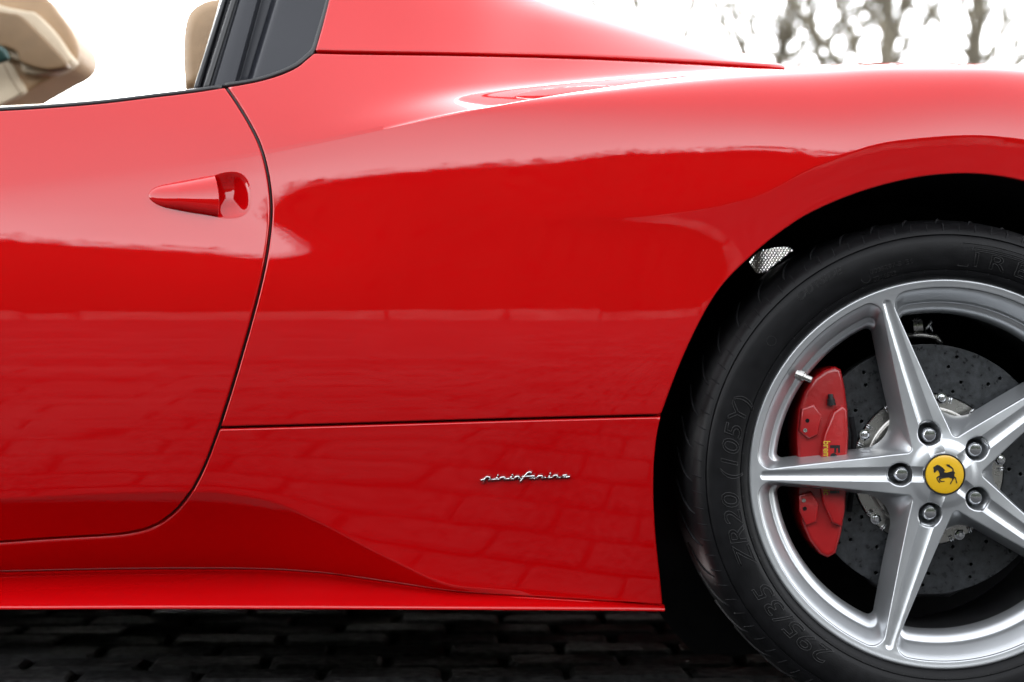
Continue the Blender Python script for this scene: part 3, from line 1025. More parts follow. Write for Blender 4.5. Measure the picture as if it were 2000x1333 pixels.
def make_outline(dw, rout, fo, fi):
    """outline of one opening: spokes thicker by dw, rim radius rout, corner radii fo (rim) and fi (hub)"""
    global w0
    keep = w0
    w0 = keep + dw
    mcor = w0 / (math.sin(half) + ws * math.cos(half))
    corner = np.array([mcor, 0.0])
    hits = []
    for sgn in (-1, 1):
        r = 340.0
        for _ in range(80):
            r += (rout - np.linalg.norm(spoke_edge(r, sgn))) * 0.9
        hits.append(spoke_edge(r, sgn))
    # fillet between the straight edge and the rim circle: circle of radius fo tangent to both
    fil = []
    for sgn in (-1, 1):
        p = spoke_edge(0.0, sgn); q = spoke_edge(100.0, sgn)
        t = (q - p) / np.linalg.norm(q - p)
        nn = np.array([-t[1], t[0]])
        if nn @ (np.array([250.0, 0.0]) - p) < 0: nn = -nn
        # centre = p + t*s + nn*fo with |centre| = rout - fo
        c_ = p + nn * fo
        b_ = c_ @ t
        s_ = -b_ + math.sqrt(max(0.0, b_ * b_ - (c_ @ c_) + (rout - fo) ** 2))
        o = c_ + t * s_
        a0_ = math.atan2(-nn[1], -nn[0]); a1_ = math.atan2(o[1], o[0])
        da = (a1_ - a0_ + math.pi) % (2 * math.pi) - math.pi
        fil.append([o + fo * np.array([math.cos(a0_ + da * k / 10), math.sin(a0_ + da * k / 10)]) for k in range(11)])
    f_lo, f_hi = fil[0], fil[1][::-1]
    f_in = fillet(spoke_edge(180, 1), corner, spoke_edge(180, -1), fi, 14)
    ang_s = math.atan2(f_lo[-1][1], f_lo[-1][0]); ang_e = math.atan2(f_hi[0][1], f_hi[0][0])
    arc2 = [np.array([rout * math.cos(a), rout * math.sin(a)]) for a in np.linspace(ang_s, ang_e, 72)][1:-1]
    out = f_in + [f_in[-1] * (1 - t) + f_lo[0] * t for t in np.linspace(0, 1, 30)[1:-1]] + f_lo + arc2 + f_hi + [f_hi[-1] * (1 - t) + f_in[0] * t for t in np.linspace(0, 1, 30)[1:-1]]
    w0 = keep
    return np.array(out)


outline = make_outline(0.0, ROUT, 26.0, 10.0)
nO = len(outline)


def rot(p, a):
    c, s = math.cos(a), math.sin(a)
    p = np.asarray(p)
    return np.stack([p[..., 0] * c - p[..., 1] * s, p[..., 0] * s + p[..., 1] * c], -1)


def face_y(x, y):
    """depth of the wheel face (metres, + away from camera); x, y in photo px about the hub"""
    r = np.hypot(x, y)
    base = pchip([0, 42, 52, 70, 100, 180, 300, 350, 372, 379, 382.5], [.001, .001, .002, .0065, .0085, .0085, .0065, .004, .0015, .0005, .003], r)
    # spoke frame: distance from the nearest spoke axis
    a = np.arctan2(y, x)
    k = np.round((a - SPK[0]) / (2 * math.pi / 5))
    aa = a - SPK[0] - k * (2 * math.pi / 5)
    along, across = r * np.cos(aa), np.abs(r * np.sin(aa))
    wg = np.interp(along, [80, 120, 200, 300, 372], [15.5, 14.5, 12.5, 9.5, 7.0])
    # round end of the groove at the rim
    q = np.where(along > 352, np.hypot(across, (along - 352)), across)
    t = np.clip(q / wg, 0, 1.25)
    depth = np.interp(along, [60, 90, 200, 330, 372], [0.0050, 0.0050, 0.0042, 0.0032, 0.0026]) * (along > 40)
    prof = np.where(t < 1, 1 - t ** 2.2, 0.0)
    base = base + depth * prof
    # spoke flanks fall away a little from the groove edges
    fl = np.clip(across - wg, 0, 60) * 0.00009 * np.clip((along - 90) / 60, 0, 1) * np.clip((365 - r) / 25, 0, 1)
    return base + fl


# polar grid for the face
nr, na = 250, 900
rr = np.linspace(38.0, 382.5, nr); th = np.linspace(0, 2 * math.pi, na + 1)
RR, TH = np.meshgrid(rr, th, indexing='ij')
fx, fy = RR * np.cos(TH), RR * np.sin(TH)
dw = np.full(fx.shape, 1e9)
for k in range(5):
    o2 = rot(outline, SPK[k] + half)
    dw = np.minimum(dw, -sdf_poly(fx, fy, o2))
for k in range(5):     # bolt pockets: tear-drop openings
    c0x, c0y = 82 * math.cos(SPK[k]), 82 * math.sin(SPK[k])
    u = (fx - c0x) * math.cos(SPK[k]) + (fy - c0y) * math.sin(SPK[k])
    v_ = -(fx - c0x) * math.sin(SPK[k]) + (fy - c0y) * math.cos(SPK[k])
    q = np.sqrt((u / np.where(u > 0, 26.0, 21.0)) ** 2 + (v_ / 22.5) ** 2)
    dw = np.minimum(dw, (q - 1) * 22.0)
FP = np.stack([WX + fx * MM, face_y(fx, fy), WZ + fy * MM], -1)
FN, _, _ = grid_normals(FP)
if FN[..., 1].mean() > 0: FN = -FN
v, f, n = clip_grid(FP, FN, dw * MM, 0.0022, 0.0)
rim = mesh_obj('rim', v, f, M['silver'], wheel, n)

# walls of the five openings: drafted spoke sides, stepped rim band, sloping pocket at the hub
RISE = [0.0, 0.12, 0.30, 0.48, 0.56, 0.62, 0.72, 0.86, 1.0]
wall_v, wall_f = [], []
rad_o = np.hypot(outline[:, 0], outline[:, 1])
tang = np.roll(outline, -1, 0) - np.roll(outline, 1, 0)
nrm = np.stack([-tang[:, 1], tang[:, 0]], 1)
nrm /= np.linalg.norm(nrm, axis=1, keepdims=True)
mid = np.array([230.0, 0.0])
if (((mid - outline) * nrm).sum(1)).mean() < 0: nrm = -nrm
w_out = np.clip((rad_o - 318) / 42.0, 0, 1); w_out = w_out ** 2 * (3 - 2 * w_out)
w_hub = np.clip((150 - rad_o) / 60.0, 0, 1); w_hub = w_hub ** 2 * (3 - 2 * w_hub)
# inset (px) and depth (m) of each ring for: spoke side, rim band, hub corner
ring_spec = [
    ((0, .0), (0, .0), (0, .0)),
    ((.6, .0015), (2, .001), (1.5, .001)),
    ((3, .012), (10, .008), (9, .006)),
    ((5, .024), (22, .020), (20, .014)),
    ((5.5, .027), (25.5, .024), (26, .018)),
    ((6.5, .031), (26.5, .030), (31, .022)),
    ((7.5, .035), (29, .031), (36, .027)),
    ((8.5, .039), (33, .0315), (41, .033)),
    ((10, .045), (42, .037), (44, .041)),
    ((11, .051), (47, .046), (46, .050)),
    ((11.5, .056), (48.5, .056), (47, .056)),
]
for k in range(5):
    a = SPK[k] + half
    b0 = len(wall_v)
    for spec in ring_spec:
        dep = spec[0][1] * (1 - w_out) * (1 - w_hub) + spec[1][1] * w_out * (1 - w_hub) + spec[2][1] * w_hub
        p = make_outline(spec[0][0], ROUT - spec[1][0], max(12.0, 26.0 - 0.3 * spec[1][0]), 10.0 + spec[2][0])
        w_ = rot(p, a)
        o_ = rot(outline, a)
        y0 = face_y(o_[:, 0], o_[:, 1]) + 0.0020
        for q in range(nO):
            wall_v.append((WX + w_[q, 0] * MM, y0[q] + dep[q], WZ + w_[q, 1] * MM))
    for s in range(len(ring_spec) - 1):
        for q in range(nO):
            wall_f.append((b0 + s * nO + q, b0 + s * nO + (q + 1) % nO, b0 + (s + 1) * nO + (q + 1) % nO, b0 + (s + 1) * nO + q))
me = bpy.data.meshes.new('spoke_sides')
me.from_pydata(wall_v, [], wall_f)
me.materials.append(M['silver'])
me.polygons.foreach_set('use_smooth', [True] * len(me.polygons))
me.set_sharp_from_angle(angle=R(60))
link(bpy.data.objects.new('spoke_side', me), wheel)
# lip and barrel
lipR = 382.5 * MM
rev_obj('rim_lip', [(lipR - 0.0005, .0035), (lipR + .0008, .006), (lipR + .0006, .012), (lipR - .006, .02)], M['silver'], wheel, 160, center=WC)
rev_obj('barrel', [(lipR - .004, .012), (.2345, .052), (.2300, .070), (.2290, .10), (.232, .17), (.240, .21), (.242, .25), (.262, .262)], M['barrel'], wheel, 128, center=WC)
# back of the spokes/hub
rev_obj('hub', [(.066, .058), (.062, .060), (.056, .075), (.05, .09)], M['hat'], wheel, 64, center=WC)
# bolt pockets and bolts
for k in range(5):
    c0x, c0y = WX + 82 * MM * math.cos(SPK[k]), WZ + 82 * MM * math.sin(SPK[k])
    ring = []
    nP = 40
    for q in range(nP):
        a = 2 * math.pi * q / nP
        u = math.cos(a) * (26.0 if math.cos(a) > 0 else 21.0); v_ = math.sin(a) * 22.5
        ring.append((u, v_))
    pv, pf = [], []
    for lv, (sc, dep) in enumerate(((1.0, 0.0015), (0.97, 0.006), (0.86, 0.020), (0.74, 0.034), (0.0, 0.036))):
        for u, v_ in ring:
            u2 = u * sc - (2.0 * lv if u > 0 else 0) * 0.5
            x = u2 * math.cos(SPK[k]) - v_ * sc * math.sin(SPK[k]); y = u2 * math.sin(SPK[k]) + v_ * sc * math.cos(SPK[k])
            gx, gy = (c0x - WX) / MM + x, (c0y - WZ) / MM + y
            pv.append((WX + gx * MM, float(face_y(np.array([gx]), np.array([gy]))[0]) * (1 if lv == 0 else 0) + (0.010 if lv else 0.0) * 0.8 + dep, WZ + gy * MM))
    for s in range(4):
        for q in range(nP):
            pf.append((s * nP + q, s * nP + (q + 1) % nP, (s + 1) * nP + (q + 1) % nP, (s + 1) * nP + q))
    mesh_obj('bolt_pocket', pv, pf, M['silver'], wheel)
    cx_, cz_ = WX + 80 * MM * math.cos(SPK[k]), WZ + 80 * MM * math.sin(SPK[k])
    rev_obj('wheel_bolt', [(0.0, .0085), (.0042, .0087), (.0076, .0095), (.0096, .0115), (.0106, .015), (.0108, .028), (.0135, .034), (.0140, .044)], M['bolt'], wheel, 24, center=(cx_, cz_), angle=30)

# centre cap with enamel and horse emblem
rev_obj('cap_ring', [(.0268, -.0002), (.0273, -.0014), (.0283, -.0014), (.0288, .0004), (.0289, .006)], M['ink'], wheel, 96, center=WC)
cap = rev_obj('centre_cap', [(0, -.0030), (.008, -.0029), (.016, -.0025), (.023, -.0017), (.0262, -.0008), (.0272, .0008)], M['yellow'], wheel, 96, center=WC)
horse = [(530, 632), (519, 600), (530, 565), (508, 545), (528, 528), (506, 505), (540, 492), (565, 478), (575, 455), (600, 462), (625, 443), (645, 468), (662, 458), (680, 485), (705, 490), (715, 512),
         (745, 515), (748, 540), (780, 552), (772, 570), (798, 588), (765, 602), (772, 626), (830, 636), (880, 622), (930, 610), (965, 603), (1000, 602), (1022, 628), (1034, 665), (1012, 650), (1008, 700), (1018, 732), (1050, 748),
         (1060, 790), (1070, 838), (1086, 868), (1078, 890), (1056, 888), (1052, 858), (1044, 820), (1028, 778), (1000, 765), (990, 792), (968, 832), (944, 870), (932, 905), (903, 914), (916, 880),
         (936, 842), (958, 802), (963, 776), (930, 770), (880, 750), (820, 756), (760, 766), (720, 776), (690, 790), (668, 804), (690, 826), (730, 836), (775, 828), (780, 850), (720, 858), (678, 846),
         (645, 815), (643, 786), (660, 755), (630, 755), (608, 770), (616, 795), (642, 835), (672, 860), (668, 884), (640, 868), (610, 822), (588, 782), (588, 750), (620, 725), (650, 715), (660, 690),
         (655, 650), (635, 602), (612, 580), (590, 592), (566, 614), (552, 642)]
tail = [(958, 612), (966, 570), (955, 545), (920, 520), (880, 502), (838, 482), (812, 440), (848, 458), (840, 430), (878, 452), (888, 432), (908, 470), (950, 500), (985, 540), (996, 580), (998, 612)]
HC = (795.0, 682.0)


def emblem(name, poly):
    vs, fs = [], []
    n_ = len(poly)
    for lv in (0, 1):
        for x, y in poly:
            gx, gy = (x - HC[0]) / 12.12 * MM, -(y - HC[1]) / 12.12 * MM
            r = math.hypot(gx, gy)
            yy = float(np.interp(r, [0, .008, .016, .023, .0262], [-.0030, -.0029, -.0025, -.0017, -.0008]))
            vs.append((WX + gx, yy - (0.00055 if lv == 0 else -0.0002), WZ + gy))
    for t in tessellate_polygon([[Vector((p[0], p[1], 0)) for p in poly]]):
        fs.append(tuple(t))
    for i in range(n_):
        fs.append((i, (i + 1) % n_, n_ + (i + 1) % n_, n_ + i))
    o = mesh_obj(name, vs, fs, M['ink'], wheel, smooth=False)
    return o


emblem('horse_emblem', horse)
emblem('horse_tail', tail)

# valve
vp = W(1558, 732, 0.012); vq = W(1586, 743, 0.004)
vd = Vector(vq) - Vector(vp)
bm = bmesh.new()
tube(bm, [Vector(vp) - vd * 0.1, Vector(vp) + vd * 0.12, Vector(vp) + vd * 0.125, Vector(vp) + vd * 0.42, Vector(vp) + vd * 0.45, Vector(vp) + vd * 0.55, Vector(vp) + vd * 0.56, Vector(vp) + vd * 0.98, Vector(vp) + vd * 1.0],
     [.0065, .0065, .0078, .0078, .0062, .0060, .0046, .0044, .0036], 12)
bm_obj('valve_stem', bm, M['hat'], wheel, angle=30)

# --- tyre
TY = 0.0
prof = [(.2660, .020), (.2685, .006), (.2715, .0000), (.2745, -.0030), (.2785, -.0052), (.2818, -.0062), (.2826, -.0050), (.2836, -.0066), (.290, -.0092), (.300, -.0115), (.310, -.0122), (.320, -.0110), (.3285, -.0088),
        (.3300, -.0062), (.3312, -.0078), (.3360, -.0056), (.3410, -.0012), (.3455, .0055), (.3490, .014), (.3520, .026), (.3545, .045), (.3560, .07), (.357, .13), (.3565, .21), (.352, .26), (.335, .285), (.30, .293), (.262, .27)]
tyre = rev_obj('tyre', prof, M['tyre'], wheel, 240, center=WC, angle=50)
pr = np.array([p for p in prof if p[1] < .03 and p[0] > .2687])


def side_y(r):
    return np.interp(r, pr[:, 0], pr[:, 1])


# sipes: small slots in the shoulder, and the tread grooves that run on over the edge
bm = bmesh.new()
for k in range(96):
    a = 2 * math.pi * k / 96 + 0.013
    pts = []
    for t in np.linspace(0, 1, 6):
        r = .3355 + (.3475 - .3355) * t
        aa = a - 0.012 * t
        pts.append((WX + r * math.cos(aa), float(np.interp(r, [.3312, .3360, .3410, .3455, .3490], [-.0078, -.0056, -.0012, .0055, .014])) - 0.0001, WZ + r * math.sin(aa)))
    tube(bm, pts, [.0004, .0009, .0010, .0010, .0009, .0008], 6)
sip = bm_obj('sipe', bm, M['dark_void'], wheel)
tag(sip, kind='stuff')
# grooves across the shoulder
bm = bmesh.new()
for k in range(48):
    a = 2 * math.pi * k / 48 + 0.03
    pts = []
    for t in np.linspace(0, 1, 9):
        yv = .010 + .11 * t
        r = float(np.interp(yv, [.0055, .014, .026, .045, .07, .13], [.3455, .3490, .3520, .3545, .3560, .357])) + 0.0003
        aa = a - 0.11 * t
        pts.append((WX + r * math.cos(aa), yv, WZ + r * math.sin(aa)))
    tube(bm, pts, [.0008, .0016, .002, .002, .002, .002, .002, .002, .002], 6)
tag(bm_obj('tread_groove', bm, M['dark_void'], wheel), kind='stuff')


def text_mesh(body, size, extrude=0.0, offset=0.0, shear=0.0, space=1.0, bevel=0.0):
    cu = bpy.data.curves.new('txt', 'FONT')
    cu.body = body
    cu.size = size
    cu.shear = shear
    cu.offset = offset
    cu.space_character = space
    cu.resolution_u = 3
    cu.fill_mode = 'FRONT'
    cu.extrude = extrude
    cu.bevel_depth = bevel
    o = bpy.data.objects.new('txt', cu)
    COL.objects.link(o)
    dg = bpy.context.evaluated_depsgraph_get()
    me = bpy.data.meshes.new_from_object(o.evaluated_get(dg))
    COL.objects.unlink(o)
    bpy.data.objects.remove(o)
    v = np.array([tuple(p.co) for p in me.vertices])
    f = [tuple(p.vertices) for p in me.polygons]
    bpy.data.meshes.remove(me)
    return v, f


def outline_text(name, body, size, rbase, a_start, a_end, rad=0.0007, xs_=1.0, shear=0.0, lift=0.0003, material=None):
    """lettering on the sidewall: raised outline ridges around each glyph, tops outward, reading clockwise"""
    v, f = text_mesh(body, 1.0, 0.0, 0.0, shear)
    if not f: return
    x0, x1 = v[:, 0].min(), v[:, 0].max()
    cnt = {}
    for q in f:
        for i in range(len(q)):
            e_ = (min(q[i], q[(i + 1) % len(q)]), max(q[i], q[(i + 1) % len(q)]))
            cnt[e_] = cnt.get(e_, 0) + 1
    adj = {}
    for (a, b), c in cnt.items():
        if c == 1:
            adj.setdefault(a, []).append(b); adj.setdefault(b, []).append(a)
    seen = set()
    bm = bmesh.new()
    def pt(i):
        t = (i[0] - x0) / (x1 - x0)
        a = a_start + (a_end - a_start) * t
        r = rbase + i[1] * size
        return Vector((WX + r * math.cos(a), float(side_y(r)) - lift, WZ + r * math.sin(a)))
    for s in list(adj):
        if s in seen: continue
        loop = [s]; seen.add(s); cur = s
        while True:
            nx = [q for q in adj[cur] if q not in seen]
            if not nx: break
            cur = nx[0]; seen.add(cur); loop.append(cur)
        if len(loop) > 2:
            ring = [v[i] for i in loop] + [v[loop[0]]]
            pts = []
            for q in range(len(ring) - 1):
                ns = max(1, int(np.linalg.norm(ring[q + 1] - ring[q]) * size / 0.0022))
                pts += [pt(ring[q] * (1 - k / ns) + ring[q + 1] * (k / ns)) for k in range(ns)]
            pts.append(pt(ring[0]))
            clean = [pts[0]]
            for p in pts[1:]:
                if (p - clean[-1]).length > 0.0004: clean.append(p)
            if len(clean) > 2:
                tube(bm, clean, rad, 5, caps=False)
    return bm_obj(name, bm, material or M['letter'], wheel)


big = 0.0345
outline_text('tyre_lettering', '295/35', big, .2875, R(237.5), R(210.5), shear=0.15)
outline_text('tyre_lettering', 'ZR20', big, .2875, R(204.8), R(184.6), shear=0.15)
outline_text('tyre_lettering', '(105Y)', big, .2875, R(181.0), R(159.0), shear=0.15)
outline_text('tyre_lettering', 'OUTSIDE', 0.0145, .3125, R(130.2), R(117.0), rad=0.00035, shear=0.2)
outline_text('tyre_lettering', '0008297-S', 0.0085, .2945, R(110.8), R(102.2), rad=0.00025)
outline_text('tyre_lettering', 'E4', 0.0090, .2945, R(101.0), R(99.0), rad=0.00025)
outline_text('tyre_lettering', '0244523', 0.0085, .2835, R(110.4), R(104.0), rad=0.00025)
outline_text('tyre_lettering', 'I R E L L I', 0.028, .2890, R(82.6), R(52.0), rad=0.0006)
# the long-roofed P
bm = bmesh.new()
def side_pt(r, adeg, lift=0.0003):
    a = R(adeg)
    return (WX + r * math.cos(a), float(side_y(r)) - lift, WZ + r * math.sin(a))
tube(bm, [side_pt(.2880, 86.9), side_pt(.3200, 86.2)] + [side_pt(.3200, a) for a in np.linspace(85.5, 52, 30)] + [side_pt(.3150, 52)] +
     [side_pt(.3150, a) for a in np.linspace(52.5, 83.4, 28)] + [side_pt(.2880, 84.2), side_pt(.2880, 86.9)], .0006, 5, caps=False)
tube(bm, [side_pt(.3125, a) for a in np.linspace(83.0, 52, 28)] + [side_pt(.3100, 52)] + [side_pt(.3100, a) for a in np.linspace(52.4, 83.0, 28)] + [side_pt(.3125, 83.0)], .0005, 5, caps=False)
bm_obj('tyre_lettering', bm, M['letter'], wheel)
for (rr_, ad, rad_) in ((.2920, 112.4, .0062), (.3035, 142.6, .0066)):
    bm = bmesh.new()
    c = Vector(side_pt(rr_, ad))
    tube(bm, [c + Vector((math.cos(q) * rad_, 0, math.sin(q) * rad_)) for q in np.linspace(0, 2 * math.pi, 20)], .0003, 5, caps=False)
    bm_obj('approval_mark', bm, M['letter'], wheel)
# bead ring with its small ticks
bm = bmesh.new()
for k in range(60):
    a = 360 * k / 60
    tube(bm, [side_pt(.2795, a, .0001), side_pt(.2832, a + .05, .0001)], .00035, 5)
tag(bm_obj('bead_tick', bm, M['letter'], wheel), kind='stuff')

# ================================================================== BRAKE
YD = 0.088
dC = (W(1814, 912.5, YD)[0], W(1814, 912.5, YD)[2])
dC = (WX, WZ)
brake = bpy.data.objects.new('brake_disc', None)
link(brake, car)
nr2, na2 = 46, 640
rr = np.linspace(.1085, .1800, nr2); th = np.linspace(0, 2 * math.pi, na2 + 1)
RR, TH = np.meshgrid(rr, th, indexing='ij')
DX, DZ = dC[0] + RR * np.cos(TH), dC[1] + RR * np.sin(TH)
dd = np.minimum(RR - .1095, .1795 - RR)
for k in range(30):
    for q in range(4):
        r = .117 + .0165 * q
        a = 2 * math.pi * (k + q * 0.27) / 30 + (0.1 if q % 2 else 0)
        if (k + q) % 2: continue
        hx_, hz_ = dC[0] + r * math.cos(a), dC[1] + r * math.sin(a)
        dd = np.minimum(dd, np.hypot(DX - hx_, DZ - hz_) - .0026)
DP = np.stack([DX, np.full(DX.shape, YD), DZ], -1)
DN = np.zeros_like(DP); DN[..., 1] = -1
v, f, n = clip_grid(DP, DN, dd, 0.0006, 0.010)
rotor = mesh_obj('friction_ring', v, f, M['disc'], brake, n)
# spoke shadow and reflection fall on the ring; no darker sectors are painted
nt = M['disc'].node_tree
rev_obj('ring_core', [(.1795, YD + .002), (.1795, YD + .034), (.1090, YD + .034), (.1090, YD + .012), (.1700, YD + .012)], M['dark_void'], brake, 96, center=dC)
rev_obj('disc_hat', [(.1080, YD + .006), (.1080, YD - .001), (.1072, YD - .002), (.0905, YD - .002), (.0900, YD - .004), (.0890, YD - .0045), (.0870, YD - .0105), (.060, YD - .0115), (.050, YD - .012), (.03, YD - .012)], M['hat'], brake, 128, center=dC, angle=20)
for k in range(10):
    a = R(180 - 28.5 + 36 * k)
    bx, bz = dC[0] + .1035 * math.cos(a), dC[1] + .1035 * math.sin(a)
    rev_obj('hat_bolt', [(0, YD - .009), (.003, YD - .009), (.0032, YD - .0075), (.0052, YD - .007), (.0055, YD - .004), (.0078, YD - .0038), (.0082, YD - .001)], M['bolt'], brake, 16, center=(bx, bz), angle=30)
    # slotted bobbin window beside the bolt
    bm = bmesh.new()
    ta = Vector((-math.sin(a), 0, math.cos(a))); ra = Vector((math.cos(a), 0, math.sin(a)))
    cc = Vector((bx, YD - .0024, bz)) - ra * .004
    tube(bm, [cc - ta * .005 + ra * .0025, cc + ta * .0005 - ra * .001, cc + ta * .006 + ra * .0025], .0032, 8)
    bm_obj('bobbin_slot', bm, M['dark_void'], brake)
    for s in (-1, 1):
        for e_ in (0.0, .003):
            bm = bmesh.new()
            c2 = Vector((bx, YD - .0028, bz)) + ta * (s * .0145 + e_)
            tube(bm, [c2 - ra * .005, c2 + ra * .005], .0012, 6)
            bm_obj('bobbin_clip', bm, M['chrome'], brake)

# --- caliper
cal = bpy.data.objects.new('brake_caliper', None)
link(cal, car)


def slab(name, poly, yfront, yback, material, parent, bevel=0.004, seg=3, dome=0.0):
    bm = bmesh.new()
    pts = [Vector(W(x, y, yfront)) for x, y in poly]
    back = [Vector(W(x, y, yfront)) + Vector((0, yback - yfront, 0)) for x, y in poly]
    a = [bm.verts.new(p) for p in pts]; b = [bm.verts.new(p) for p in back]
    fa = bm.faces.new(a); fb = bm.faces.new(b[::-1])
    for i in range(len(a)):
        bm.faces.new((a[i], b[i], b[(i + 1) % len(a)], a[(i + 1) % len(a)]))
    bmesh.ops.recalc_face_normals(bm, faces=bm.faces)
    edges = [e for e in bm.edges if e in set(fa.edges)]
    if bevel > 0:
        bmesh.ops.bevel(bm, geom=edges, offset=bevel, segments=seg, profile=0.5, affect='EDGES')
    return bm_obj(name, bm, material, parent, angle=40)


cal_out = [(1612, 722), (1632, 716), (1644, 722), (1652, 760), (1657, 800), (1659, 850), (1656, 920), (1653, 990), (1645, 1040), (1634, 1082), (1618, 1091), (1602, 1084), (1580, 1055), (1566, 1020), (1558, 975), (1561, 930), (1558, 890), (1556, 850), (1560, 800), (1572, 765), (1590, 738)]
slab('caliper_body', cal_out, 0.052, 0.13, M['caliper'], cal, 0.007, 4)
face_poly = [(1628, 805), (1645, 792), (1655, 800), (1657, 850), (1654, 930), (1651, 1000), (1645, 1030), (1626, 1022), (1609, 985), (1601, 940), (1604, 890), (1610, 850)]
slab('caliper_face', face_poly, 0.040, 0.056, M['caliper'], cal, 0.004, 3)
ear = [(1566, 798), (1590, 790), (1606, 812), (1598, 850), (1580, 858), (1561, 842)]
slab('caliper_ear', ear, 0.045, 0.056, M['caliper'], cal, 0.003, 3)
ear2 = [(1560, 968), (1585, 960), (1600, 985), (1596, 1020), (1574, 1028), (1562, 1000)]
slab('caliper_ear', ear2, 0.045, 0.056, M['caliper'], cal, 0.003, 3)
for (hx_, hy_) in ((1577, 822), (1573, 841), (1570, 978), (1572, 994)):
    c = W(hx_, hy_, 0.0445)
    rev_obj('caliper_bolt_hole', [(0, .0447), (.0022, .0446), (.0026, .0440), (.0030, .0446)], M['hat' if hy_ in (841, 978) else 'dark_void'], cal, 14, center=(c[0], c[2]))
bm = bmesh.new()
c = Vector(W(1624, 792, 0.047)); c2 = Vector(W(1622, 770, 0.047))
dv_ = c2 - c
tube(bm, [c, c + dv_ * .25, c + dv_ * .27, c + dv_ * .55, c + dv_ * .58, c + dv_ * .98, c + dv_], [.0060, .0060, .0056, .0056, .0042, .0036, .0028], 14)
bm_obj('bleed_cap', bm, M['rubber'], cal, angle=30)


def flat_text(name, body, size, px, py, Y, ang, material, parent, shear=0.0, extr=0.0003, offset=0.0, length=None):
    """lettering on a flat face; (px, py) start of baseline in the photo, ang = reading direction"""
    v, f = text_mesh(body, 1.0, 0.0, offset, shear)
    o0 = Vector(W(px, py, Y))
    sx = size if length is None else length / (v[:, 0].max() - v[:, 0].min())
    u = Vector((math.cos(ang), 0, math.sin(ang))); w_ = Vector((-math.sin(ang), 0, math.cos(ang)))
    vs = [o0 + u * (p[0] - v[:, 0].min()) * sx + w_ * p[1] * size for p in v]
    return mesh_obj(name, vs, f, material, parent, smooth=False)


flat_text('caliper_lettering', 'brembo ceramic', 0.0135, 1608.5, 862, 0.0396, R(-90), M['print_yellow'], cal, length=(967 - 862) / 1415 * 1.018, offset=0.02)
flat_text('caliper_lettering', 'Ferrari', 0.0190, 1622, 870, 0.0396, R(-90), M['ink'], cal, length=0.068, offset=0.03)
# pads edge and bracket behind the disc
bm = bmesh.new()
tube(bm, [W(1662, 815, .07), W(1668, 850, .07), W(1667, 930, .07), W(1658, 1000, .07)], .004, 8)
bm_obj('brake_pad', bm, M['dark_void'], cal)
# parking-brake actuator seen over the disc
act = bpy.data.objects.new('handbrake_caliper', None)
link(act, car)
bm = bmesh.new()
a, b = Vector(W(1789, 652, .12)), Vector(W(1787, 618, .12))
for q in range(5):
    t0 = q / 5
    p = a + (b - a) * t0
    pass
tube(bm, [W(1779, 638, .13), W(1797, 636, .13)], .016, 16)
bm_obj('actuator_drum', bm, M['hat'], act, angle=30)
bm = bmesh.new()
tube(bm, [W(1806, 652, .13)] + [W(1812 + 6 * math.sin(q), 640 - 12 * math.sin(q * 0.5 + .3), .13) for q in np.linspace(0, 3, 6)] + [W(1822, 655, .13)], .0028, 8)
bm_obj('actuator_spring', bm, M['bolt'], act)
bm = bmesh.new()
tube(bm, [W(1770, 656, .115), W(1800, 655, .115), W(1828, 659, .115), W(1838, 672, .115)], .0045, 10)
bm_obj('actuator_bracket', bm, M['hat'], act)
bm = bmesh.new()
tube(bm, [W(1672, 1100, .11), W(1710, 1135, .11), W(1770, 1150, .11), W(1850, 1150, .11), W(1930, 1110, .11), W(1985, 1060, .11)], [.005, .009, .012, .012, .010, .008], 10)
bm_obj('lower_bracket', bm, M['barrel'], act)

# ------------------------------------------------------------------ wheel-arch liner with a meshed vent
liner = bpy.data.objects.new('wheel_arch_liner', None)
link(liner, car)
v, f = revolve([(.440, .062), (.422, .085), (.410, .20), (.405, .36)], 64, R(-18), R(198), WC)
mesh_obj('liner_skin', v, f, M['dark_void'], liner)
vent_c = W(1507, 506, .36)
# back wall as a clipped grid with the vent hole
gx = np.linspace(-.46, .46, 185); gz = np.linspace(-.32, .46, 157)
GX, GZ = np.meshgrid(gx, gz, indexing='ij')
dwall = .44 - np.hypot(GX, GZ)
vx, vz = vent_c[0] - WX, vent_c[2] - WZ
vpoly = [W(x, y, .36)[[0, 2]] - np.array([WX, WZ]) for x, y in ((1462, 512), (1478, 536), (1500, 528), (1535, 500), (1552, 487), (1530, 482), (1500, 486), (1480, 492))]
dh = -sdf_poly(GX, GZ, vpoly)
dwall = np.minimum(dwall, dh)
WP = np.stack([WX + GX, np.full(GX.shape, .36), WZ + GZ], -1)
WNn = np.zeros_like(WP); WNn[..., 1] = -1
v, f, n = clip_grid(WP, WNn, dwall, 0, 0)
mesh_obj('liner_back', v, f, M['dark_void'], liner, n)
bm = bmesh.new()
for q in range(26):
    px_ = 1440 + q * 6
    tube(bm, [W(px_, 560, .362), W(px_ + 55, 470, .362)], .0017, 4)
    tube(bm, [W(px_ - 30, 470, .3635), W(px_ + 30, 560, .3635)], .0017, 4)
bm_obj('vent_mesh', bm, M['mesh'], liner)

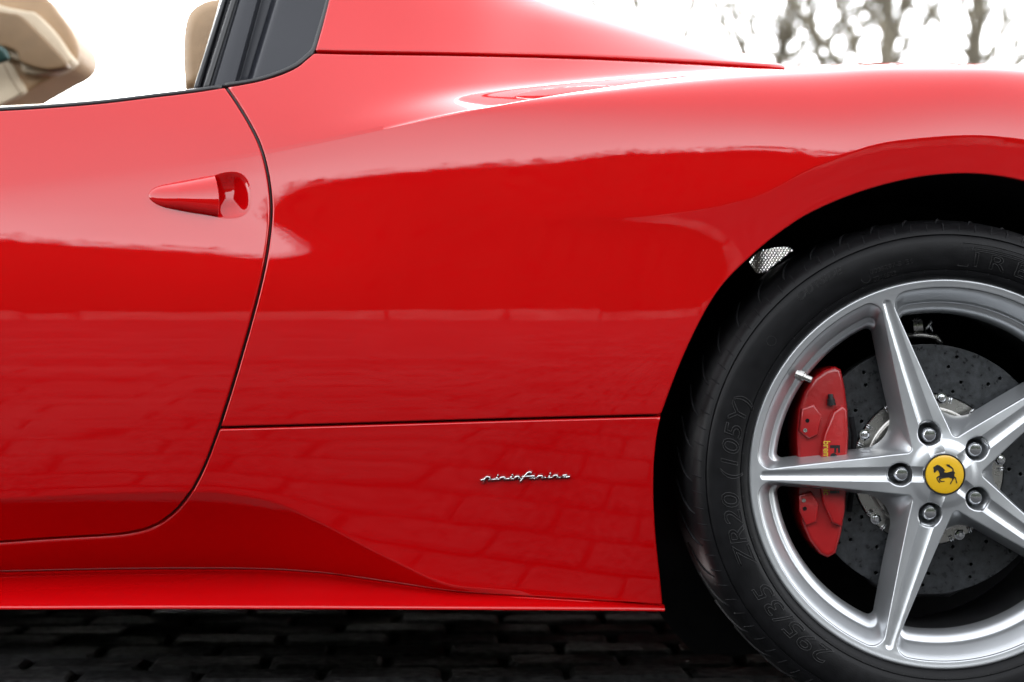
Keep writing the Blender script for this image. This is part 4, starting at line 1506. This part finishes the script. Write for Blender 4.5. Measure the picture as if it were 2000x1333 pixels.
# ------------------------------------------------------------------ cabin: seat, header and visor
def cushion(name, outline_px, Yc, thick, material, parent, rings=9):
    """rounded pad: outline shrinks towards its front and back"""
    P0 = np.array(outline_px, float)
    cen = P0.mean(0)
    vs, fs = [], []
    n_ = len(P0)
    for q in range(rings):
        a = -math.pi / 2 + math.pi * q / (rings - 1)
        sc = 0.72 + 0.28 * max(0.0, math.cos(a)) ** 0.5
        for p in P0:
            c = cen + (p - cen) * sc
            w_ = W(c[0], c[1], Yc)
            vs.append((w_[0], Yc + thick * math.sin(a), w_[2]))
    for q in range(rings - 1):
        for i in range(n_):
            fs.append((q * n_ + i, q * n_ + (i + 1) % n_, (q + 1) * n_ + (i + 1) % n_, (q + 1) * n_ + i))
    fs.append(tuple(range(n_))[::-1]); fs.append(tuple(range((rings - 1) * n_, rings * n_)))
    return mesh_obj(name, vs, fs, material, parent)


seat = bpy.data.objects.new('seat', None)
link(seat, car)
hr = smooth_line([(375, 190), (372, 130), (374, 75), (383, 42), (402, 24), (440, 12), (520, 14), (560, 40), (570, 120), (570, 190), (480, 230), (375, 190)], 10)[:-1]
cushion('headrest', hr, 0.42, 0.10, M['tan'], seat)
sb = smooth_line([(340, 700), (345, 420), (372, 215), (480, 205), (590, 230), (620, 420), (620, 700), (480, 740), (340, 700)], 12)[:-1]
cushion('seat_back', [(x, y + 80) for x, y in sb], 0.45, 0.11, M['tan'], seat)

hdr = bpy.data.objects.new('windscreen_header', None)
link(hdr, car)
ZH = lambda pts: [(x / 2.857, y / 2.857) for x, y in pts]


def pad(name, pts, yf, yb, material, parent, bev=0.012):
    sm = smooth_line(pts + [pts[0]], 5)[:-1]
    return slab(name, sm, yf, yb, material, parent, bev, 5)


pad('header_leather', ZH([(-1500, 640), (-900, 330), (-420, 20), (-200, -140), (60, -120), (250, -20), (330, 75), (395, 165), (432, 250), (432, 315), (395, 370), (290, 430), (150, 510), (50, 570), (-60, 625), (-420, 800), (-1000, 1120), (-1500, 1400)]), 1.05, 1.20, M['tan'], hdr, 0.010)
pad('header_panel', ZH([(-420, 60), (-100, 10), (40, 40), (150, 62), (200, 75), (300, 175), (380, 290), (405, 330), (370, 372), (260, 415), (130, 400), (60, 320), (-420, 260)]), 1.025, 1.07, M['beige'], hdr, 0.006)
pad('sun_visor', ZH([(-420, 80), (-60, 60), (60, 72), (110, 85), (190, 160), (290, 260), (372, 355), (330, 385), (230, 388), (110, 345), (40, 270), (-420, 200)]), 1.005, 1.035, M['tan_dark'], hdr, 0.006)
pad('header_rubber', ZH([(434, 300), (456, 330), (448, 354), (400, 394), (392, 384), (428, 345)]), 1.10, 1.16, M['rubber'], hdr, 0.004)
pad('pillar_trim', ZH([(-420, 430), (-60, 345), (30, 335), (75, 370), (110, 440), (140, 505), (60, 555), (-60, 610), (-420, 740)]), 1.042, 1.06, M['beige'], hdr, 0.004)
pad('interior_mirror', ZH([(-160, 240), (0, 255), (48, 315), (20, 340), (-160, 375)]), 0.970, 0.985, M['glass'], hdr, 0.006)
bm = bmesh.new()
tube(bm, [W(x, y, 1.042) for x, y in ZH([(20, 360), (60, 440), (100, 500), (120, 530)])], .0009, 6)
bm_obj('header_seam', bm, M['tan_dark'], hdr)

# ================================================================== BARE TREES BEYOND THE CAR
def bare_tree(label, base, height, lean, trunk_r, seed, forks=3, levels=5):
    rnd = random.Random(seed)
    root = bpy.data.objects.new('bare_tree', None)
    COL.objects.link(root)
    tag(root, label, 'tree', 'bare trees behind the car')
    bt, bc = bmesh.new(), bmesh.new()
    def grow(bm, p, d, length, rad, lv):
        n = 6
        pts, rads = [p.copy()], [rad]
        for i in range(n):
            d = (d + Vector((rnd.uniform(-1, 1), rnd.uniform(-1, 1), rnd.uniform(-.6, .9))) * (0.13 + 0.035 * lv)).normalized()
            p = p + d * length / n
            pts.append(p.copy()); rads.append(rad * (1 - 0.42 * (i + 1) / n))
        tube(bm, pts, rads, 7 if lv < 2 else 4, caps=False)
        if lv >= levels: return
        nb = forks if lv else forks * 4
        for k in range(nb):
            t = rnd.uniform(0.25, 1.0) if lv else rnd.uniform(0.28, 1.0)
            i = min(n - 1, int(t * n))
            q = pts[i].lerp(pts[i + 1], t * n - i) if i < n else pts[-1]
            ax = Vector((rnd.uniform(-1, 1), rnd.uniform(-1, 1), rnd.uniform(-.2, .8))).normalized()
            nd = (d * rnd.uniform(0.5, 1.0) + ax * rnd.uniform(0.6, 1.0)).normalized()
            grow(bc, q, nd, length * rnd.uniform(0.48, 0.72), rads[i] * rnd.uniform(0.36, 0.60), lv + 1)
    grow(bt, Vector(base), Vector(lean).normalized(), height, trunk_r, 0)
    bm_obj('trunk', bt, M['bark'], root)
    bm_obj('crown', bc, M['bark'], root)
    return root


def at(px, Y):
    return (W(px, 600, Y)[0], Y, 0.0)


bare_tree('stout bare tree forking above the rear wing', at(1722, 12.5), 5.4, (0.06, 0, 1), .096, 11, 4, 4)
bare_tree('slim bare tree with a bent trunk above the engine deck', at(1655, 14.0), 5.0, (-0.09, 0, 1), .06, 23, 4, 4)
bare_tree('bushy bare tree with twisted limbs behind the rear wing', at(1880, 12.0), 4.6, (0.03, 0, 1), .064, 5, 5, 4)
bare_tree('thin bare tree faint behind the sloping buttress', at(1470, 15.0), 5.4, (0.02, 0, 1), .075, 41, 4, 4)
bare_tree('spindly bare tree rising over the middle of the engine cover', at(1240, 18.0), 6.2, (-0.02, 0, 1), .085, 52, 4, 4)
bare_tree('small distant bare tree showing over the windscreen header', at(80, 22.0), 7.5, (0.08, 0, 1), .10, 63, 4, 4)
bare_tree('distant bare tree seen through the open cabin', at(300, 34.0), 6.2, (0.02, 0, 1), .06, 71, 4, 3)

# ================================================================== HEDGE FACING THE CAR (shows in the paint)
rnd = random.Random(99)
hvv, hff = [], []
HY = -13.5
for i in range(36000):
    x = rnd.uniform(-34, 34)
    top = 6.0 + 0.07 * mnoise.noise(Vector((x * 0.45, 3.1, 0))) + 0.06 * mnoise.noise(Vector((x * 2.1, 7.7, 0)))
    z = top * (1 - rnd.random() ** 1.3) + rnd.uniform(-.05, .06)
    y = HY + rnd.uniform(-.5, .35)
    s = rnd.uniform(.06, .13)
    a = Vector((rnd.uniform(-1, 1), rnd.uniform(-1, 1), rnd.uniform(-1, 1))).normalized()
    b = a.orthogonal().normalized()
    p = Vector((x, y, max(z, .02)))
    k = len(hvv)
    hvv += [p - a * s, p + b * s * .5, p + a * s, p - b * s * .5]
    hff.append((k, k + 1, k + 2, k + 3))
hedge = bpy.data.objects.new('hedge', None)
COL.objects.link(hedge)
tag(hedge, 'tall dark evergreen hedge along the far edge of the paving facing the car', 'hedge')
lf = mesh_obj('foliage', hvv, hff, M['leaf'], hedge, smooth=False)
lf['kind'] = 'stuff'
cv, cf = [], []
nxs = 240
for i in range(nxs + 1):
    x = -34 + 68 * i / nxs
    top = 5.8 + 0.07 * mnoise.noise(Vector((x * 0.45, 3.1, 0))) + 0.06 * mnoise.noise(Vector((x * 2.1, 7.7, 0)))
    wob = 0.15 * mnoise.noise(Vector((x * 0.8, 0, 5)))
    for (yy, zz) in ((.25 + wob, 0.0), (.3 + wob, top * .5), (.22 + wob, top * .95), (-.1, top), (-.5, top * .93), (-.6, 0.0)):
        cv.append((x, HY + yy, zz))
for i in range(nxs):
    for q in range(5):
        cf.append((i * 6 + q, i * 6 + q + 1, i * 6 + 7 + q, i * 6 + 6 + q))
mesh_obj('branch_core', cv, cf, M['leaf'], hedge)

# ================================================================== UNSEEN PALE STRIP ADDED BY THE HEDGE (gives the paint its light band)
M['render'] = mat('pale_strip', (0.085, 0.083, 0.079), 0.85, var=0.5, scale=2.2, bump=0.004, bscale=20, spec=0.1)
wall = bpy.data.objects.new('reflection_strip', None)
COL.objects.link(wall)
tag(wall, 'unseen pale strip in sections, added by the hedge for its reflection', 'wall', kind='thing')
rnd = random.Random(17)
x = -24.0
while x < 24.0:
    L = rnd.uniform(1.4, 4.0)
    hgt = rnd.uniform(0.28, 0.55)
    bm = bmesh.new()
    prism(bm, [(x, HY + 0.62, -0.01), (x + L, HY + 0.62, -0.01), (x + L, HY + 0.62, hgt), (x, HY + 0.62, hgt)], (0, -0.2, 0))
    bmesh.ops.recalc_face_normals(bm, faces=bm.faces)
    bm_obj('strip_section', bm, M['render'], wall, smooth=False)
    x += L + rnd.uniform(0.02, 0.12)
